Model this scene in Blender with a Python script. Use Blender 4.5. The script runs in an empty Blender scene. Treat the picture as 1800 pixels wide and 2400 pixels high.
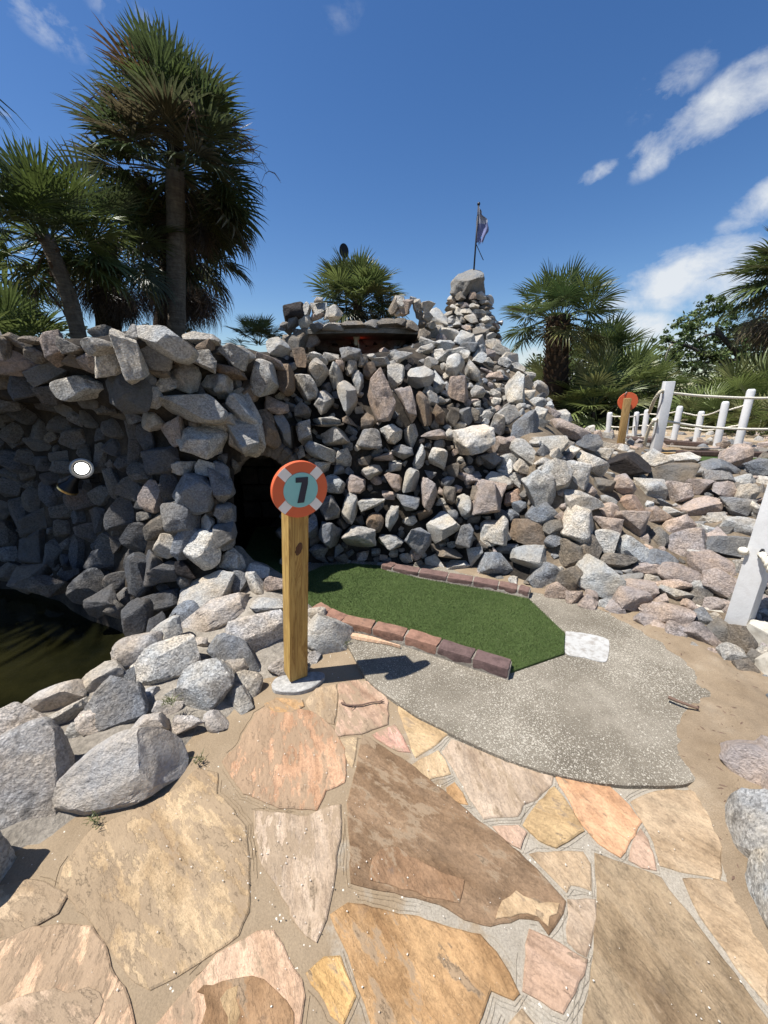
import bpy, bmesh, math, random
import numpy as np
from mathutils import Vector, Matrix, noise
from mathutils.bvhtree import BVHTree
from mathutils.geometry import tessellate_polygon

random.seed(7)
rng = np.random.default_rng(7)
scene = bpy.context.scene
COL = scene.collection
R = math.radians
# ------------------------------------------------------------------ camera
CAM_H, PITCH, F = 1.40, R(18.0), 900.0
cam_d = bpy.data.cameras.new('camera')
cam_d.sensor_fit = 'HORIZONTAL'; cam_d.sensor_width = 36.0; cam_d.lens = 18.0
cam_d.clip_start = 0.02; cam_d.clip_end = 3000
cam = bpy.data.objects.new('camera', cam_d); COL.objects.link(cam)
cam.location = (0, 0, CAM_H); cam.rotation_euler = (R(90) - PITCH, 0, 0)
scene.camera = cam
# ------------------------------------------------------------------ light
SUN_DIR = Vector((-0.536, -0.098, 1.114)).normalized()     # towards the sun
sun_el = math.asin(SUN_DIR.z); sun_az = math.atan2(SUN_DIR.x, SUN_DIR.y)
sl = bpy.data.lights.new('sun', 'SUN'); sl.energy = 4.7; sl.angle = R(0.53); sl.color = (1.0, 0.965, 0.92)
so = bpy.data.objects.new('sun', sl); COL.objects.link(so)
so.rotation_euler = (-SUN_DIR).to_track_quat('-Z', 'Y').to_euler()
world = bpy.data.worlds.new('World'); scene.world = world; world.use_nodes = True
SKY_STRENGTH = 0.073
scene.view_settings.view_transform = 'Standard'; scene.view_settings.look = 'None'
scene.view_settings.exposure = 0.77; scene.view_settings.gamma = 1.0
scene.view_settings.use_curve_mapping = False
scene.render.engine = 'CYCLES'
scene.cycles.use_denoising = True
scene.cycles.max_bounces = 6; scene.cycles.diffuse_bounces = 3; scene.cycles.transparent_max_bounces = 8

CP, SP = math.cos(PITCH), math.sin(PITCH)
EYE = Vector((0, 0, CAM_H))
RIGHT, UP, FWD = Vector((1, 0, 0)), Vector((0, SP, CP)), Vector((0, CP, -SP))
def ray(u, v):
    dx, dy = (u - 900) / F, (1200 - v) / F
    return Vector((dx, CP + SP * dy, -SP + CP * dy))
def P(u, v, Y=None, z=None):
    """the place in the world seen at (u, v) of the 1800 x 2400 photograph, at distance Y or height z"""
    d = ray(u, v)
    t = Y / d.y if Y is not None else (z - CAM_H) / d.z
    return EYE + d * t
def PZ(u, Y, z):
    t = Y * CP + (CAM_H - z) * SP
    return Vector(((u - 900) / F * t, Y, z))
def depth_of(p): return (p - EYE).dot(FWD)
D = 1800 / 1659.0

# ------------------------------------------------------------------ sky
def cloud_dir(u, v): return ray(u, v).normalized()
def build_sky():
    nt = world.node_tree; N = nt.nodes; L = nt.links; N.clear()
    def mth(op, a, b=None, c=None, clamp=False):
        n = N.new('ShaderNodeMath'); n.operation = op; n.use_clamp = clamp
        for i, x in enumerate((a, b, c)):
            if x is None: continue
            if isinstance(x, (int, float)): n.inputs[i].default_value = x
            else: L.new(x, n.inputs[i])
        return n.outputs[0]
    out = N.new('ShaderNodeOutputWorld')
    sky = N.new('ShaderNodeTexSky'); sky.sky_type = 'NISHITA'; sky.sun_disc = False
    sky.sun_elevation = sun_el; sky.sun_rotation = sun_az % (2 * math.pi)
    sky.air_density = 1.0; sky.dust_density = 0.35; sky.ozone_density = 2.6; sky.altitude = 0
    hs = N.new('ShaderNodeHueSaturation'); hs.inputs['Saturation'].default_value = 1.26
    hs.inputs['Hue'].default_value = 0.507
    L.new(sky.outputs[0], hs.inputs['Color'])
    bg = N.new('ShaderNodeBackground'); bg.inputs[1].default_value = SKY_STRENGTH; L.new(hs.outputs[0], bg.inputs[0])
    tc = N.new('ShaderNodeTexCoord'); gen = tc.outputs['Generated']
    no = N.new('ShaderNodeTexNoise'); no.inputs['Scale'].default_value = 13.0; no.inputs['Detail'].default_value = 12
    no.inputs['Roughness'].default_value = 0.62; no.inputs['Distortion'].default_value = 0.25
    mp = N.new('ShaderNodeMapping'); mp.inputs['Scale'].default_value = (1, 1, 1.5); mp.inputs['Location'].default_value = (.37, .12, .05); L.new(gen, mp.inputs[0]); L.new(mp.outputs[0], no.inputs['Vector'])
    # (u, v, radius along, radius across, tilt in degrees, density)
    clouds = [(1690, 255, .135, .040, 30, 1.0), (1590, 315, .085, .035, 48, .8), (1790, 190, .10, .045, 26, 1.0), (1580, 200, .07, .03, 38, .35),
              (1815, 455, .065, .034, 36, .95), (1740, 520, .045, .02, 25, .55),
              (1600, 655, .13, .062, 14, 1.35), (1690, 640, .08, .065, 5, 1.35), (1650, 700, .08, .04, 0, .9), (1520, 700, .10, .028, 6, 1.0),
              (1500, 775, .10, .045, 0, 1.2), (1600, 800, .09, .05, 0, 1.0), (1260, 840, .10, .045, 0, 1.0), (1380, 850, .15, .05, 0, .9),
              (1400, 405, .04, .016, 28, .6), (1470, 235, .05, .02, 30, .35),
              (105, 50, .06, .03, -35, .42), (285, 35, .05, .03, -25, .36), (800, 40, .05, .02, 10, .15), (0, 250, .035, .02, 0, .4)]
    dirs = [(cloud_dir(u, v), RIGHT, a, b, t, dn) for u, v, a, b, t, dn in clouds]
    for az, el, a, b, dn in [(75, 22, .45, .14, 1.0), (110, 40, .35, .12, .8), (150, 18, .5, .12, 1.0), (200, 30, .3, .1, .7),
                             (250, 15, .4, .1, .9), (290, 12, .3, .08, .8), (55, 60, .2, .08, .6)]:
        d = Vector((math.sin(R(az)) * math.cos(R(el)), math.cos(R(az)) * math.cos(R(el)), math.sin(R(el))))
        dirs.append((d, d.cross(Vector((0, 0, 1))).normalized(), a, b, 8, dn))
    acc = None
    for c, rt, a, b, t, dn in dirs:
        rt = (rt - c * rt.dot(c)).normalized(); upv = rt.cross(c).normalized()
        if upv.z < 0: upv = -upv
        ax = rt * math.cos(R(t)) + upv * math.sin(R(t)); bx = upv * math.cos(R(t)) - rt * math.sin(R(t))
        def dot(vec):
            n = N.new('ShaderNodeVectorMath'); n.operation = 'DOT_PRODUCT'; L.new(gen, n.inputs[0]); n.inputs[1].default_value = vec
            return n.outputs['Value']
        x = mth('MULTIPLY', dot(ax), 1 / a); x = mth('SUBTRACT', x, c.dot(ax) / a)
        y = mth('MULTIPLY', dot(bx), 1 / b); y = mth('SUBTRACT', y, c.dot(bx) / b)
        r2 = mth('ADD', mth('MULTIPLY', x, x), mth('MULTIPLY', y, y))
        m = mth('MULTIPLY', mth('SUBTRACT', 1.0, r2, clamp=True), dn)
        m = mth('MULTIPLY', m, mth('GREATER_THAN', dot(c), 0.0))
        acc = m if acc is None else mth('MAXIMUM', acc, m)
    k = mth('ADD', mth('MULTIPLY', acc, 1.05), mth('MULTIPLY', mth('SUBTRACT', no.outputs[0], 0.5), 3.4))
    k = mth('MULTIPLY', mth('SUBTRACT', k, 0.18), 0.72, clamp=True)
    k = mth('MULTIPLY', k, mth('MULTIPLY', acc, 3.0, clamp=True), clamp=True)
    mx = N.new('ShaderNodeMixShader'); cb = N.new('ShaderNodeBackground'); cb.inputs[0].default_value = (.92, .96, 1.0, 1); cb.inputs[1].default_value = 0.52
    L.new(mth('MULTIPLY', k, 0.92), mx.inputs[0]); L.new(bg.outputs[0], mx.inputs[1]); L.new(cb.outputs[0], mx.inputs[2]); L.new(mx.outputs[0], out.inputs[0])
build_sky()

# ------------------------------------------------------------------ object helpers
def tag(o, label=None, cat=None, group=None, kind=None):
    if label: o['label'] = label
    if cat: o['category'] = cat
    if group: o['group'] = group
    if kind: o['kind'] = kind
    return o
def thing(name, label, cat, loc=(0, 0, 0), group=None):
    o = bpy.data.objects.new(name, None); COL.objects.link(o); o.location = loc
    o.empty_display_size = 0.1
    return tag(o, label, cat, group)
def world_of(o):
    m = Matrix.Identity(4)
    while o is not None:
        m = o.matrix_basis @ m; o = o.parent
    return m
def put(name, mesh, mat=None, parent=None, M=None, color=None):
    """link a mesh as one object; M is its matrix in the world"""
    o = bpy.data.objects.new(name, mesh); COL.objects.link(o)
    if mat is not None and not mesh.materials: mesh.materials.append(mat)
    M = M if M is not None else Matrix.Identity(4)
    if parent is not None:
        o.parent = parent; o.matrix_basis = world_of(parent).inverted() @ M
    else: o.matrix_basis = M
    if color is not None: o.color = (*color[:3], 1)
    return o
def mesh_from(name, verts, faces, smooth=False, sharp=None):
    me = bpy.data.meshes.new(name); me.from_pydata([tuple(v) for v in verts], [], faces); me.update()
    if smooth:
        me.polygons.foreach_set('use_smooth', [True] * len(me.polygons))
        if sharp: me.set_sharp_from_angle(angle=R(sharp))
    return me
def bm_mesh(name, bm, smooth=False, sharp=None):
    me = bpy.data.meshes.new(name); bm.normal_update(); bm.to_mesh(me); bm.free()
    if smooth:
        me.polygons.foreach_set('use_smooth', [True] * len(me.polygons))
        if sharp: me.set_sharp_from_angle(angle=R(sharp))
    return me
def box_bm(sx, sy, sz, bevel=0.0, segs=1, base=False):
    bm = bmesh.new(); bmesh.ops.create_cube(bm, size=1)
    for v in bm.verts: v.co = Vector((v.co.x * sx, v.co.y * sy, (v.co.z + (0.5 if base else 0)) * sz))
    if bevel: bmesh.ops.bevel(bm, geom=bm.edges[:], offset=bevel, segments=segs, affect='EDGES', profile=.6)
    return bm
def prism(name, pts, z0, z1, bevel=0.0, smooth=False):
    """outline in plan, with a chamfered top"""
    bm = bmesh.new(); vs = [bm.verts.new((p[0], p[1], z0)) for p in pts]
    f = bm.faces.new(vs); bm.normal_update()
    if f.normal.z < 0: f.normal_flip(); bm.normal_update()
    r = bmesh.ops.extrude_face_region(bm, geom=[f]); top = [g for g in r['geom'] if isinstance(g, bmesh.types.BMFace)]
    for v in {v for t in top for v in t.verts}: v.co.z = z1
    bm.normal_update()
    if bevel:
        try: bmesh.ops.inset_region(bm, faces=top, thickness=bevel, depth=0, use_even_offset=True)
        except Exception: pass
        tv = {v for t in top for v in t.verts}
        for v in bm.verts:
            if v not in tv and abs(v.co.z - z1) < 1e-6: v.co.z = z1 - bevel * .8
    bmesh.ops.recalc_face_normals(bm, faces=bm.faces[:])
    return bm_mesh(name, bm, smooth)
def tube(path, radius, sides=8, taper=None, cap=True, twist=None):
    """verts, faces of a swept tube; radius may be a list"""
    path = [Vector(p) for p in path]; n = len(path); V = []; Fc = []
    up = Vector((0.13, 0.21, 1)).normalized()
    for i, p in enumerate(path):
        t = (path[min(i + 1, n - 1)] - path[max(i - 1, 0)]).normalized()
        a = t.cross(up)
        if a.length < 1e-3: a = t.cross(Vector((1, 0, 0)))
        a.normalize(); b = t.cross(a).normalized()
        r = radius[i] if isinstance(radius, (list, tuple)) else radius
        for k in range(sides):
            w = 2 * math.pi * k / sides
            V.append(p + (a * math.cos(w) + b * math.sin(w)) * r)
    for i in range(n - 1):
        for k in range(sides):
            Fc.append((i * sides + k, i * sides + (k + 1) % sides, (i + 1) * sides + (k + 1) % sides, (i + 1) * sides + k))
    if cap:
        Fc.append(tuple(range(sides))[::-1]); Fc.append(tuple((n - 1) * sides + k for k in range(sides)))
    return V, Fc
class Acc:
    def __init__(s): s.V = []; s.F = []
    def add(s, V, Fc):
        o = len(s.V); s.V += [tuple(v) for v in V]; s.F += [tuple(i + o for i in f) for f in Fc]; return s
    def mesh(s, name, smooth=False, sharp=None): return mesh_from(name, s.V, s.F, smooth, sharp)
def catmull(pts, per):
    pts = [Vector(p) for p in pts]; out = []; n = len(pts)
    for i in range(n - 1):
        p0, p1, p2, p3 = pts[max(i - 1, 0)], pts[i], pts[i + 1], pts[min(i + 2, n - 1)]
        for k in range(per):
            t = k / per
            out.append(0.5 * ((2 * p1) + (p2 - p0) * t + (2 * p0 - 5 * p1 + 4 * p2 - p3) * t * t + (3 * p1 - p0 - 3 * p2 + p3) * t ** 3))
    out.append(pts[-1].copy()); return out
# ------------------------------------------------------------------ materials
class NB:
    def __init__(s, name):
        s.m = bpy.data.materials.new(name); s.m.use_nodes = True; s.nt = s.m.node_tree; s.N = s.nt.nodes; s.L = s.nt.links
        s.bsdf = s.N['Principled BSDF']; s.out = s.N['Material Output']
        s.geo = s.N.new('ShaderNodeNewGeometry'); s.pos = s.geo.outputs['Position']
    def set(s, sock, x):
        if isinstance(x, (int, float)): sock.default_value = x
        elif isinstance(x, tuple): sock.default_value = (*x, 1) if len(x) == 3 and sock.type == 'RGBA' else x
        else: s.L.new(x, sock)
    def math(s, op, a, b=None, clamp=False):
        n = s.N.new('ShaderNodeMath'); n.operation = op; n.use_clamp = clamp; s.set(n.inputs[0], a)
        if b is not None: s.set(n.inputs[1], b)
        return n.outputs[0]
    def noise(s, scale, detail=4, rough=.55, vec=None, dist=0.0, color=False):
        n = s.N.new('ShaderNodeTexNoise'); n.inputs['Scale'].default_value = scale; n.inputs['Detail'].default_value = detail
        n.inputs['Roughness'].default_value = rough; n.inputs['Distortion'].default_value = dist
        s.L.new(vec if vec is not None else s.pos, n.inputs['Vector']); return n.outputs['Color' if color else 0]
    def voro(s, scale, vec=None, feature='F1', out='Distance', rnd=1.0):
        n = s.N.new('ShaderNodeTexVoronoi'); n.feature = feature; n.inputs['Scale'].default_value = scale; n.inputs['Randomness'].default_value = rnd
        s.L.new(vec if vec is not None else s.pos, n.inputs['Vector']); return n.outputs[out]
    def ramp(s, fac, stops, interp='LINEAR'):
        n = s.N.new('ShaderNodeValToRGB'); n.color_ramp.interpolation = interp; e = n.color_ramp.elements
        while len(e) < len(stops): e.new(.5)
        for el, (p, c) in zip(e, stops):
            el.position = p; el.color = (c, c, c, 1) if isinstance(c, (int, float)) else (*c, 1)
        s.set(n.inputs[0], fac); return n.outputs[0]
    def mix(s, fac, a, b, mode='MIX'):
        n = s.N.new('ShaderNodeMix'); n.data_type = 'RGBA'; n.blend_type = mode; n.clamp_factor = True
        s.set(n.inputs[0], fac); s.set(n.inputs[6], a); s.set(n.inputs[7], b); return n.outputs[2]
    def mapping(s, vec, scale=(1, 1, 1), rot=(0, 0, 0), loc=(0, 0, 0)):
        n = s.N.new('ShaderNodeMapping'); s.L.new(vec, n.inputs[0]); n.inputs['Scale'].default_value = scale
        n.inputs['Rotation'].default_value = rot; n.inputs['Location'].default_value = loc; return n.outputs[0]
    def obj(s, what='Color'):
        n = s.N.new('ShaderNodeObjectInfo'); return n.outputs[what]
    def tc(s, what='Object'):
        n = s.N.new('ShaderNodeTexCoord'); return n.outputs[what]
    def bump(s, h, strength=.5, dist=.01, normal=None):
        n = s.N.new('ShaderNodeBump'); n.inputs['Strength'].default_value = strength; n.inputs['Distance'].default_value = dist
        s.L.new(h, n.inputs['Height'])
        if normal is not None: s.L.new(normal, n.inputs['Normal'])
        return n.outputs[0]
    def done(s, col=None, rough=.8, normal=None, spec=.3, **kw):
        if col is not None: s.set(s.bsdf.inputs['Base Color'], col)
        s.set(s.bsdf.inputs['Roughness'], rough); s.set(s.bsdf.inputs['Specular IOR Level'], spec)
        if normal is not None: s.L.new(normal, s.bsdf.inputs['Normal'])
        for k, v in kw.items(): s.set(s.bsdf.inputs[k.replace('_', ' ')], v)
        return s.m

def mat_granite(name, stain=.5, speck=1.0, attr=None):
    b = NB(name); c = b.obj()
    if attr: an = b.N.new('ShaderNodeAttribute'); an.attribute_name = attr; c = an.outputs['Color']
    fine = b.noise(95, 5, .7); crystal = b.voro(130, out='Color')
    cv = b.N.new('ShaderNodeSeparateColor'); b.L.new(crystal, cv.inputs[0])
    sp = b.math('ADD', b.math('MULTIPLY', b.math('SUBTRACT', fine, .5), 1.15 * speck), b.math('MULTIPLY', b.math('SUBTRACT', cv.outputs[0], .5), .55 * speck))
    mult = b.math('ADD', 1.0, b.math('MULTIPLY', sp, b.math('ADD', .45, b.math('MULTIPLY', b.obj('Random'), .85))))
    big = b.noise(7, 5, .65)
    mult = b.math('MULTIPLY', mult, b.math('ADD', .72, b.math('MULTIPLY', big, .56)))
    cc = b.N.new('ShaderNodeVectorMath'); cc.operation = 'SCALE'; b.L.new(c, cc.inputs[0]); b.L.new(mult, cc.inputs['Scale'])
    st = b.ramp(b.noise(3.6, 7, .68, dist=.4), [(.54, 0), (.70, 1)])
    rnd = b.obj('Random')
    warm = b.ramp(b.noise(5, 5, .6, vec=b.mapping(b.pos, loc=(11, 2, 5))), [(.35, (.90, .96, 1.04)), (.65, (1.12, 1.02, .88))])
    base = b.mix(1.0, cc.outputs[0], warm, 'MULTIPLY')
    col = b.mix(b.math('MULTIPLY', st, b.math('MULTIPLY', b.math('ADD', .35, b.math('MULTIPLY', rnd, 1.3)), stain)), base, (.19, .13, .085))
    lich = b.ramp(b.noise(30, 8, .75, vec=b.mapping(b.pos, loc=(1, 8, 3))), [(.50, 0), (.66, 1)])
    col = b.mix(b.math('MULTIPLY', lich, b.math('MULTIPLY', b.math('FRACT', b.math('MULTIPLY', rnd, 9.7)), .65)), col, (.085, .08, .07))
    dk = b.ramp(b.noise(5.3, 6, .7, vec=b.mapping(b.pos, loc=(7, 3, 1))), [(.57, 0), (.72, 1)])
    col = b.mix(b.math('MULTIPLY', dk, .72), col, (.05, .045, .04))
    h = b.math('ADD', b.math('MULTIPLY', b.noise(24, 8, .72), 1.0), b.math('MULTIPLY', fine, .22))
    wv = b.noise(60, 3, .6, vec=b.mapping(b.pos, scale=(1, 1, 2.4), rot=(.5, .4, 0)))
    h = b.math('ADD', h, b.math('MULTIPLY', wv, .3))
    return b.done(col, .85, b.bump(h, 1.0, .026), .22)
GRANITE = mat_granite('granite', .28)
GRANITE_MIX = mat_granite('granite_mixed', .28, 1.0, 'tint')
GRANITE_RUST = mat_granite('granite_rust_stained', .95)

def mat_mortar(name, c1, c2, c3, rel=1.0):
    b = NB(name); n1 = b.noise(4.5, 7, .65); n2 = b.noise(60, 5, .7)
    col = b.ramp(n1, [(.36, c1), (.52, c2), (.66, c3)])
    col = b.mix(.75, col, b.ramp(n2, [(.25, .35), (.75, 1.3)]), 'MULTIPLY')
    h = b.math('ADD', b.noise(16, 8, .7), b.math('MULTIPLY', n2, .25))
    return b.done(col, .95, b.bump(h, .9, .02 * rel), .15)
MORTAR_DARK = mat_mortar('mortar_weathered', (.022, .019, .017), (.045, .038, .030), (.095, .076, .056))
MORTAR_PALE = mat_mortar('mortar_pale', (.22, .195, .16), (.31, .275, .225), (.38, .34, .28))
SOIL = mat_mortar('soil', (.08, .06, .04), (.12, .09, .06), (.16, .12, .08))
PALE_EARTH = mat_mortar('earth_pale', (.30, .23, .15), (.40, .31, .21), (.48, .39, .28))
DIRT = mat_mortar('slope_dirt', (.13, .10, .07), (.19, .15, .105), (.27, .215, .15))

def mat_joint():
    b = NB('patio_mortar')
    grit = b.noise(170, 4, .75)
    mort = b.mix(.85, b.ramp(b.noise(9, 6, .7), [(.3, (.30, .262, .205)), (.7, (.41, .365, .295))]), b.ramp(grit, [(.2, .45), (.8, 1.35)]), 'MULTIPLY')
    sand = b.mix(.7, b.ramp(b.noise(6, 5, .6), [(.3, (.25, .188, .12)), (.7, (.315, .242, .16))]), b.ramp(grit, [(.2, .6), (.8, 1.25)]), 'MULTIPLY')
    sep = b.N.new('ShaderNodeSeparateXYZ'); b.L.new(b.pos, sep.inputs[0])
    # wind-blown sand lies thickest towards the wall of boulders
    g = b.math('ADD', b.math('MULTIPLY', sep.outputs[0], -.55), b.math('MULTIPLY', sep.outputs[1], .12))
    k = b.math('ADD', b.math('MULTIPLY', b.noise(5.5, 6, .65), 1.3), g)
    m = b.ramp(k, [(.60, 0), (.78, 1)])
    col = b.mix(m, mort, sand)
    spk = b.math('LESS_THAN', b.voro(48), .13)
    spk = b.math('MULTIPLY', spk, b.math('GREATER_THAN', b.noise(11, 2), .55))
    col = b.mix(b.math('MULTIPLY', spk, .8), col, (.7, .66, .58))
    return b.done(col, .95, b.bump(b.math('ADD', b.noise(40, 7, .7), b.math('MULTIPLY', grit, .5)), .7, .008), .15)
JOINT = mat_joint()

def mat_sand():
    b = NB('sand'); grit = b.noise(240, 3, .8)
    col = b.ramp(b.noise(5, 6, .65), [(.3, (.205, .152, .098)), (.55, (.27, .207, .138)), (.75, (.33, .27, .195))])
    col = b.mix(.9, col, b.ramp(grit, [(.2, .6), (.8, 1.3)]), 'MULTIPLY')
    deb = b.math('MULTIPLY', b.math('LESS_THAN', b.voro(38), .10), b.math('GREATER_THAN', b.noise(4, 3), .56))
    col = b.mix(b.math('MULTIPLY', deb, .85), col, (.05, .035, .025))
    return b.done(col, .95, b.bump(b.math('ADD', b.noise(30, 7, .7), b.math('MULTIPLY', grit, .5)), .6, .01), .15)
SAND = mat_sand()

def mat_flag():
    b = NB('flagstone'); c = b.obj(); rnd = b.obj('Random')
    # bedding bands run their own way in every stone
    off = b.N.new('ShaderNodeCombineXYZ'); b.L.new(b.math('MULTIPLY', rnd, 40), off.inputs[0]); b.L.new(b.math('MULTIPLY', rnd, 17), off.inputs[1])
    rot = b.N.new('ShaderNodeVectorRotate'); rot.rotation_type = 'Z_AXIS'; b.L.new(b.pos, rot.inputs['Vector']); b.L.new(b.math('ADD', .35, b.math('MULTIPLY', rnd, 1.1)), rot.inputs['Angle'])
    ad = b.N.new('ShaderNodeVectorMath'); b.L.new(rot.outputs[0], ad.inputs[0]); b.L.new(off.outputs[0], ad.inputs[1])
    v = ad.outputs[0]; vs = b.mapping(v, scale=(1.0, 3.0, 1))
    band = b.noise(3.2, 5, .6, vec=vs, dist=.5)
    tone = b.ramp(band, [(.22, (.52, .44, .38)), (.42, (.86, .80, .73)), (.55, (1.06, 1.02, .98)), (.7, (1.24, 1.22, 1.18)), (.85, (.80, .66, .54))])
    col = b.mix(1.0, c, tone, 'MULTIPLY')
    blot = b.noise(9, 8, .72, vec=v)
    col = b.mix(.7, col, b.ramp(blot, [(.3, .5), (.5, .98), (.56, 1.05), (.72, 1.2)]), 'MULTIPLY')
    med = b.noise(38, 8, .78, vec=b.mapping(v, scale=(1, 1.4, 1)))
    col = b.mix(.42, col, b.ramp(med, [(.32, .5), (.48, 1.0), (.7, 1.25)]), 'MULTIPLY')
    fine = b.noise(130, 5, .75)
    col = b.mix(.55, col, b.ramp(fine, [(.25, .55), (.75, 1.35)]), 'MULTIPLY')
    # dark weather blotches on some stones
    dkm = b.ramp(b.noise(8.5, 9, .74, vec=b.mapping(v, loc=(3, 9, 0))), [(.60, 0), (.71, 1)])
    col = b.mix(b.math('MULTIPLY', dkm, b.math('MULTIPLY', b.math('FRACT', b.math('MULTIPLY', rnd, 7.3)), .75)), col, (.13, .11, .10))
    # dust and sand lying in the hollows
    sep = b.N.new('ShaderNodeSeparateXYZ'); b.L.new(b.pos, sep.inputs[0])
    flake = b.noise(8, 9, .7, vec=b.mapping(v, scale=(1, 2.6, 1)))
    g = b.math('ADD', b.math('MULTIPLY', sep.outputs[0], -.10), b.math('MULTIPLY', sep.outputs[1], .05))
    k = b.math('ADD', b.math('ADD', flake, b.math('MULTIPLY', b.math('SUBTRACT', b.noise(3, 4), .5), .5)), g)
    col = b.mix(b.math('MULTIPLY', b.ramp(k, [(.575, 0), (.615, 1)]), .75), col, (.285, .212, .138))
    spk = b.math('MULTIPLY', b.math('LESS_THAN', b.voro(90), .05), b.math('GREATER_THAN', b.noise(7, 2), .52))
    col = b.mix(b.math('MULTIPLY', spk, .7), col, (.68, .62, .53))
    h = b.math('ADD', b.math('MULTIPLY', b.ramp(flake, [(.3, 0), (.48, .45), (.5, .6), (.62, .7), (.64, 1)]), .5), b.math('ADD', b.math('MULTIPLY', blot, .7), b.math('ADD', b.math('MULTIPLY', fine, .15), b.math('MULTIPLY', med, .45))))
    return b.done(col, .86, b.bump(h, .9, .013), .2)
FLAG = mat_flag()

def mat_aggregate():
    b = NB('exposed_shell_concrete')
    base = b.ramp(b.noise(3.2, 7, .68), [(.3, (.125, .107, .080)), (.5, (.19, .166, .127)), (.72, (.29, .258, .204))])
    base = b.mix(.8, base, b.ramp(b.noise(150, 4, .75), [(.2, .5), (.8, 1.35)]), 'MULTIPLY')
    warp = b.N.new('ShaderNodeVectorMath'); warp.operation = 'MULTIPLY_ADD'
    b.L.new(b.noise(60, 3, color=True), warp.inputs[0]); warp.inputs[1].default_value = (.02, .02, .02); b.L.new(b.pos, warp.inputs[2])
    w = warp.outputs[0]
    dens = b.noise(2.6, 4, .6)
    thr = b.math('MULTIPLY', b.math('ADD', .10, dens), .50)
    s1 = b.math('LESS_THAN', b.voro(85, vec=w), b.math('MULTIPLY', thr, .88))
    s2 = b.math('LESS_THAN', b.voro(170, vec=w), b.math('MULTIPLY', thr, 1.0))
    s3 = b.math('LESS_THAN', b.voro(33, vec=w), b.math('MULTIPLY', thr, .34))
    m = b.math('MAXIMUM', b.math('MAXIMUM', s1, s2), s3)
    tone = b.ramp(b.noise(90, 2), [(.3, (.35, .315, .25)), (.65, (.52, .48, .395))])
    col = b.mix(b.math('MULTIPLY', m, .85), base, tone)
    h = b.math('ADD', b.math('MULTIPLY', m, .5), b.noise(70, 5, .7))
    return b.done(col, .9, b.bump(h, .7, .006), .2)
AGGREGATE = mat_aggregate()

def mat_paint(name, c, wear=.5, wearcol=(.3, .28, .24), rough=.55, scale=30):
    b = NB(name); n = b.noise(scale, 7, .7); k = b.ramp(n, [(.47, 0), (.62, 1)])
    col = b.mix(b.math('MULTIPLY', k, wear), c, wearcol)
    col = b.mix(.25, col, b.ramp(b.noise(6, 5), [(.3, .6), (.7, 1.15)]), 'MULTIPLY')
    return b.done(col, rough, b.bump(b.noise(90, 5, .7), .35, .004), .35)
WHITE_POST = mat_paint('white_paint_on_wood', (.62, .62, .61), .22, (.45, .43, .40))
WHITE_PATCH = mat_paint('white_paint_worn', (.43, .425, .40), .95, (.27, .25, .22), .85, 24)
WHITE_FOOT = mat_paint('whitewashed_concrete', (.50, .465, .39), .6, (.30, .26, .20), .85, 14)
FOOTING = mat_mortar('footing_concrete', (.30, .29, .27), (.40, .39, .365), (.47, .46, .43), .6)
ORANGE = mat_paint('orange_paint', (.60, .115, .042), .08, (.4, .1, .06), .5)
TEAL = mat_paint('teal_paint', (.22, .50, .49), .08, (.3, .45, .45), .5)
SIGNWHITE = mat_paint('white_sign_paint', (.74, .72, .68), .08, (.6, .58, .55), .5)
NAVY = mat_paint('navy_paint', (.012, .016, .035), .05, (.05, .05, .07), .45)

def mat_wood(name, c1, c2, c3, scale=1.0, rough=.7):
    b = NB(name); o = b.tc('Object'); v = b.mapping(o, scale=(14 * scale, 14 * scale, .9 * scale))
    n = b.noise(2.6, 6, .62, vec=v, dist=1.1); w = b.noise(40, 4, .7, vec=b.mapping(o, scale=(1, 1, .06)))
    ring = b.math('FRACT', b.math('MULTIPLY', n, 5.0))
    col = b.ramp(ring, [(0, c2), (.45, c1), (.85, c3), (1, c2)])
    col = b.mix(.6, col, b.ramp(w, [(.3, .65), (.7, 1.25)]), 'MULTIPLY')
    return b.done(col, rough, b.bump(b.math('ADD', w, b.math('MULTIPLY', ring, .4)), .35, .004), .3)
PINE = mat_wood('treated_pine', (.45, .30, .095), (.35, .215, .06), (.26, .15, .042))
PINE_OLD = mat_wood('aged_pine', (.38, .25, .10), (.28, .17, .06), (.22, .13, .05))
TIMBER = mat_wood('dark_timber', (.07, .045, .035), (.05, .032, .026), (.10, .065, .05))
GREYWOOD = mat_wood('weathered_boards', (.22, .19, .15), (.17, .14, .11), (.28, .24, .19))

def mat_brick():
    b = NB('old_brick'); c = b.obj()
    n = b.noise(22, 8, .72); f = b.noise(150, 4, .75)
    col = b.mix(.9, c, b.ramp(n, [(.28, .45), (.5, 1.0), (.7, 1.35)]), 'MULTIPLY')
    col = b.mix(b.math('MULTIPLY', b.ramp(b.noise(14, 6, .7, vec=b.mapping(b.pos, loc=(4, 4, 4))), [(.56, 0), (.68, 1)]), .6), col, (.07, .05, .045))
    col = b.mix(.5, col, b.ramp(f, [(.25, .6), (.75, 1.35)]), 'MULTIPLY')
    return b.done(col, .9, b.bump(b.math('ADD', n, b.math('MULTIPLY', f, .3)), .8, .01), .2)
BRICK = mat_brick()

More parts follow.
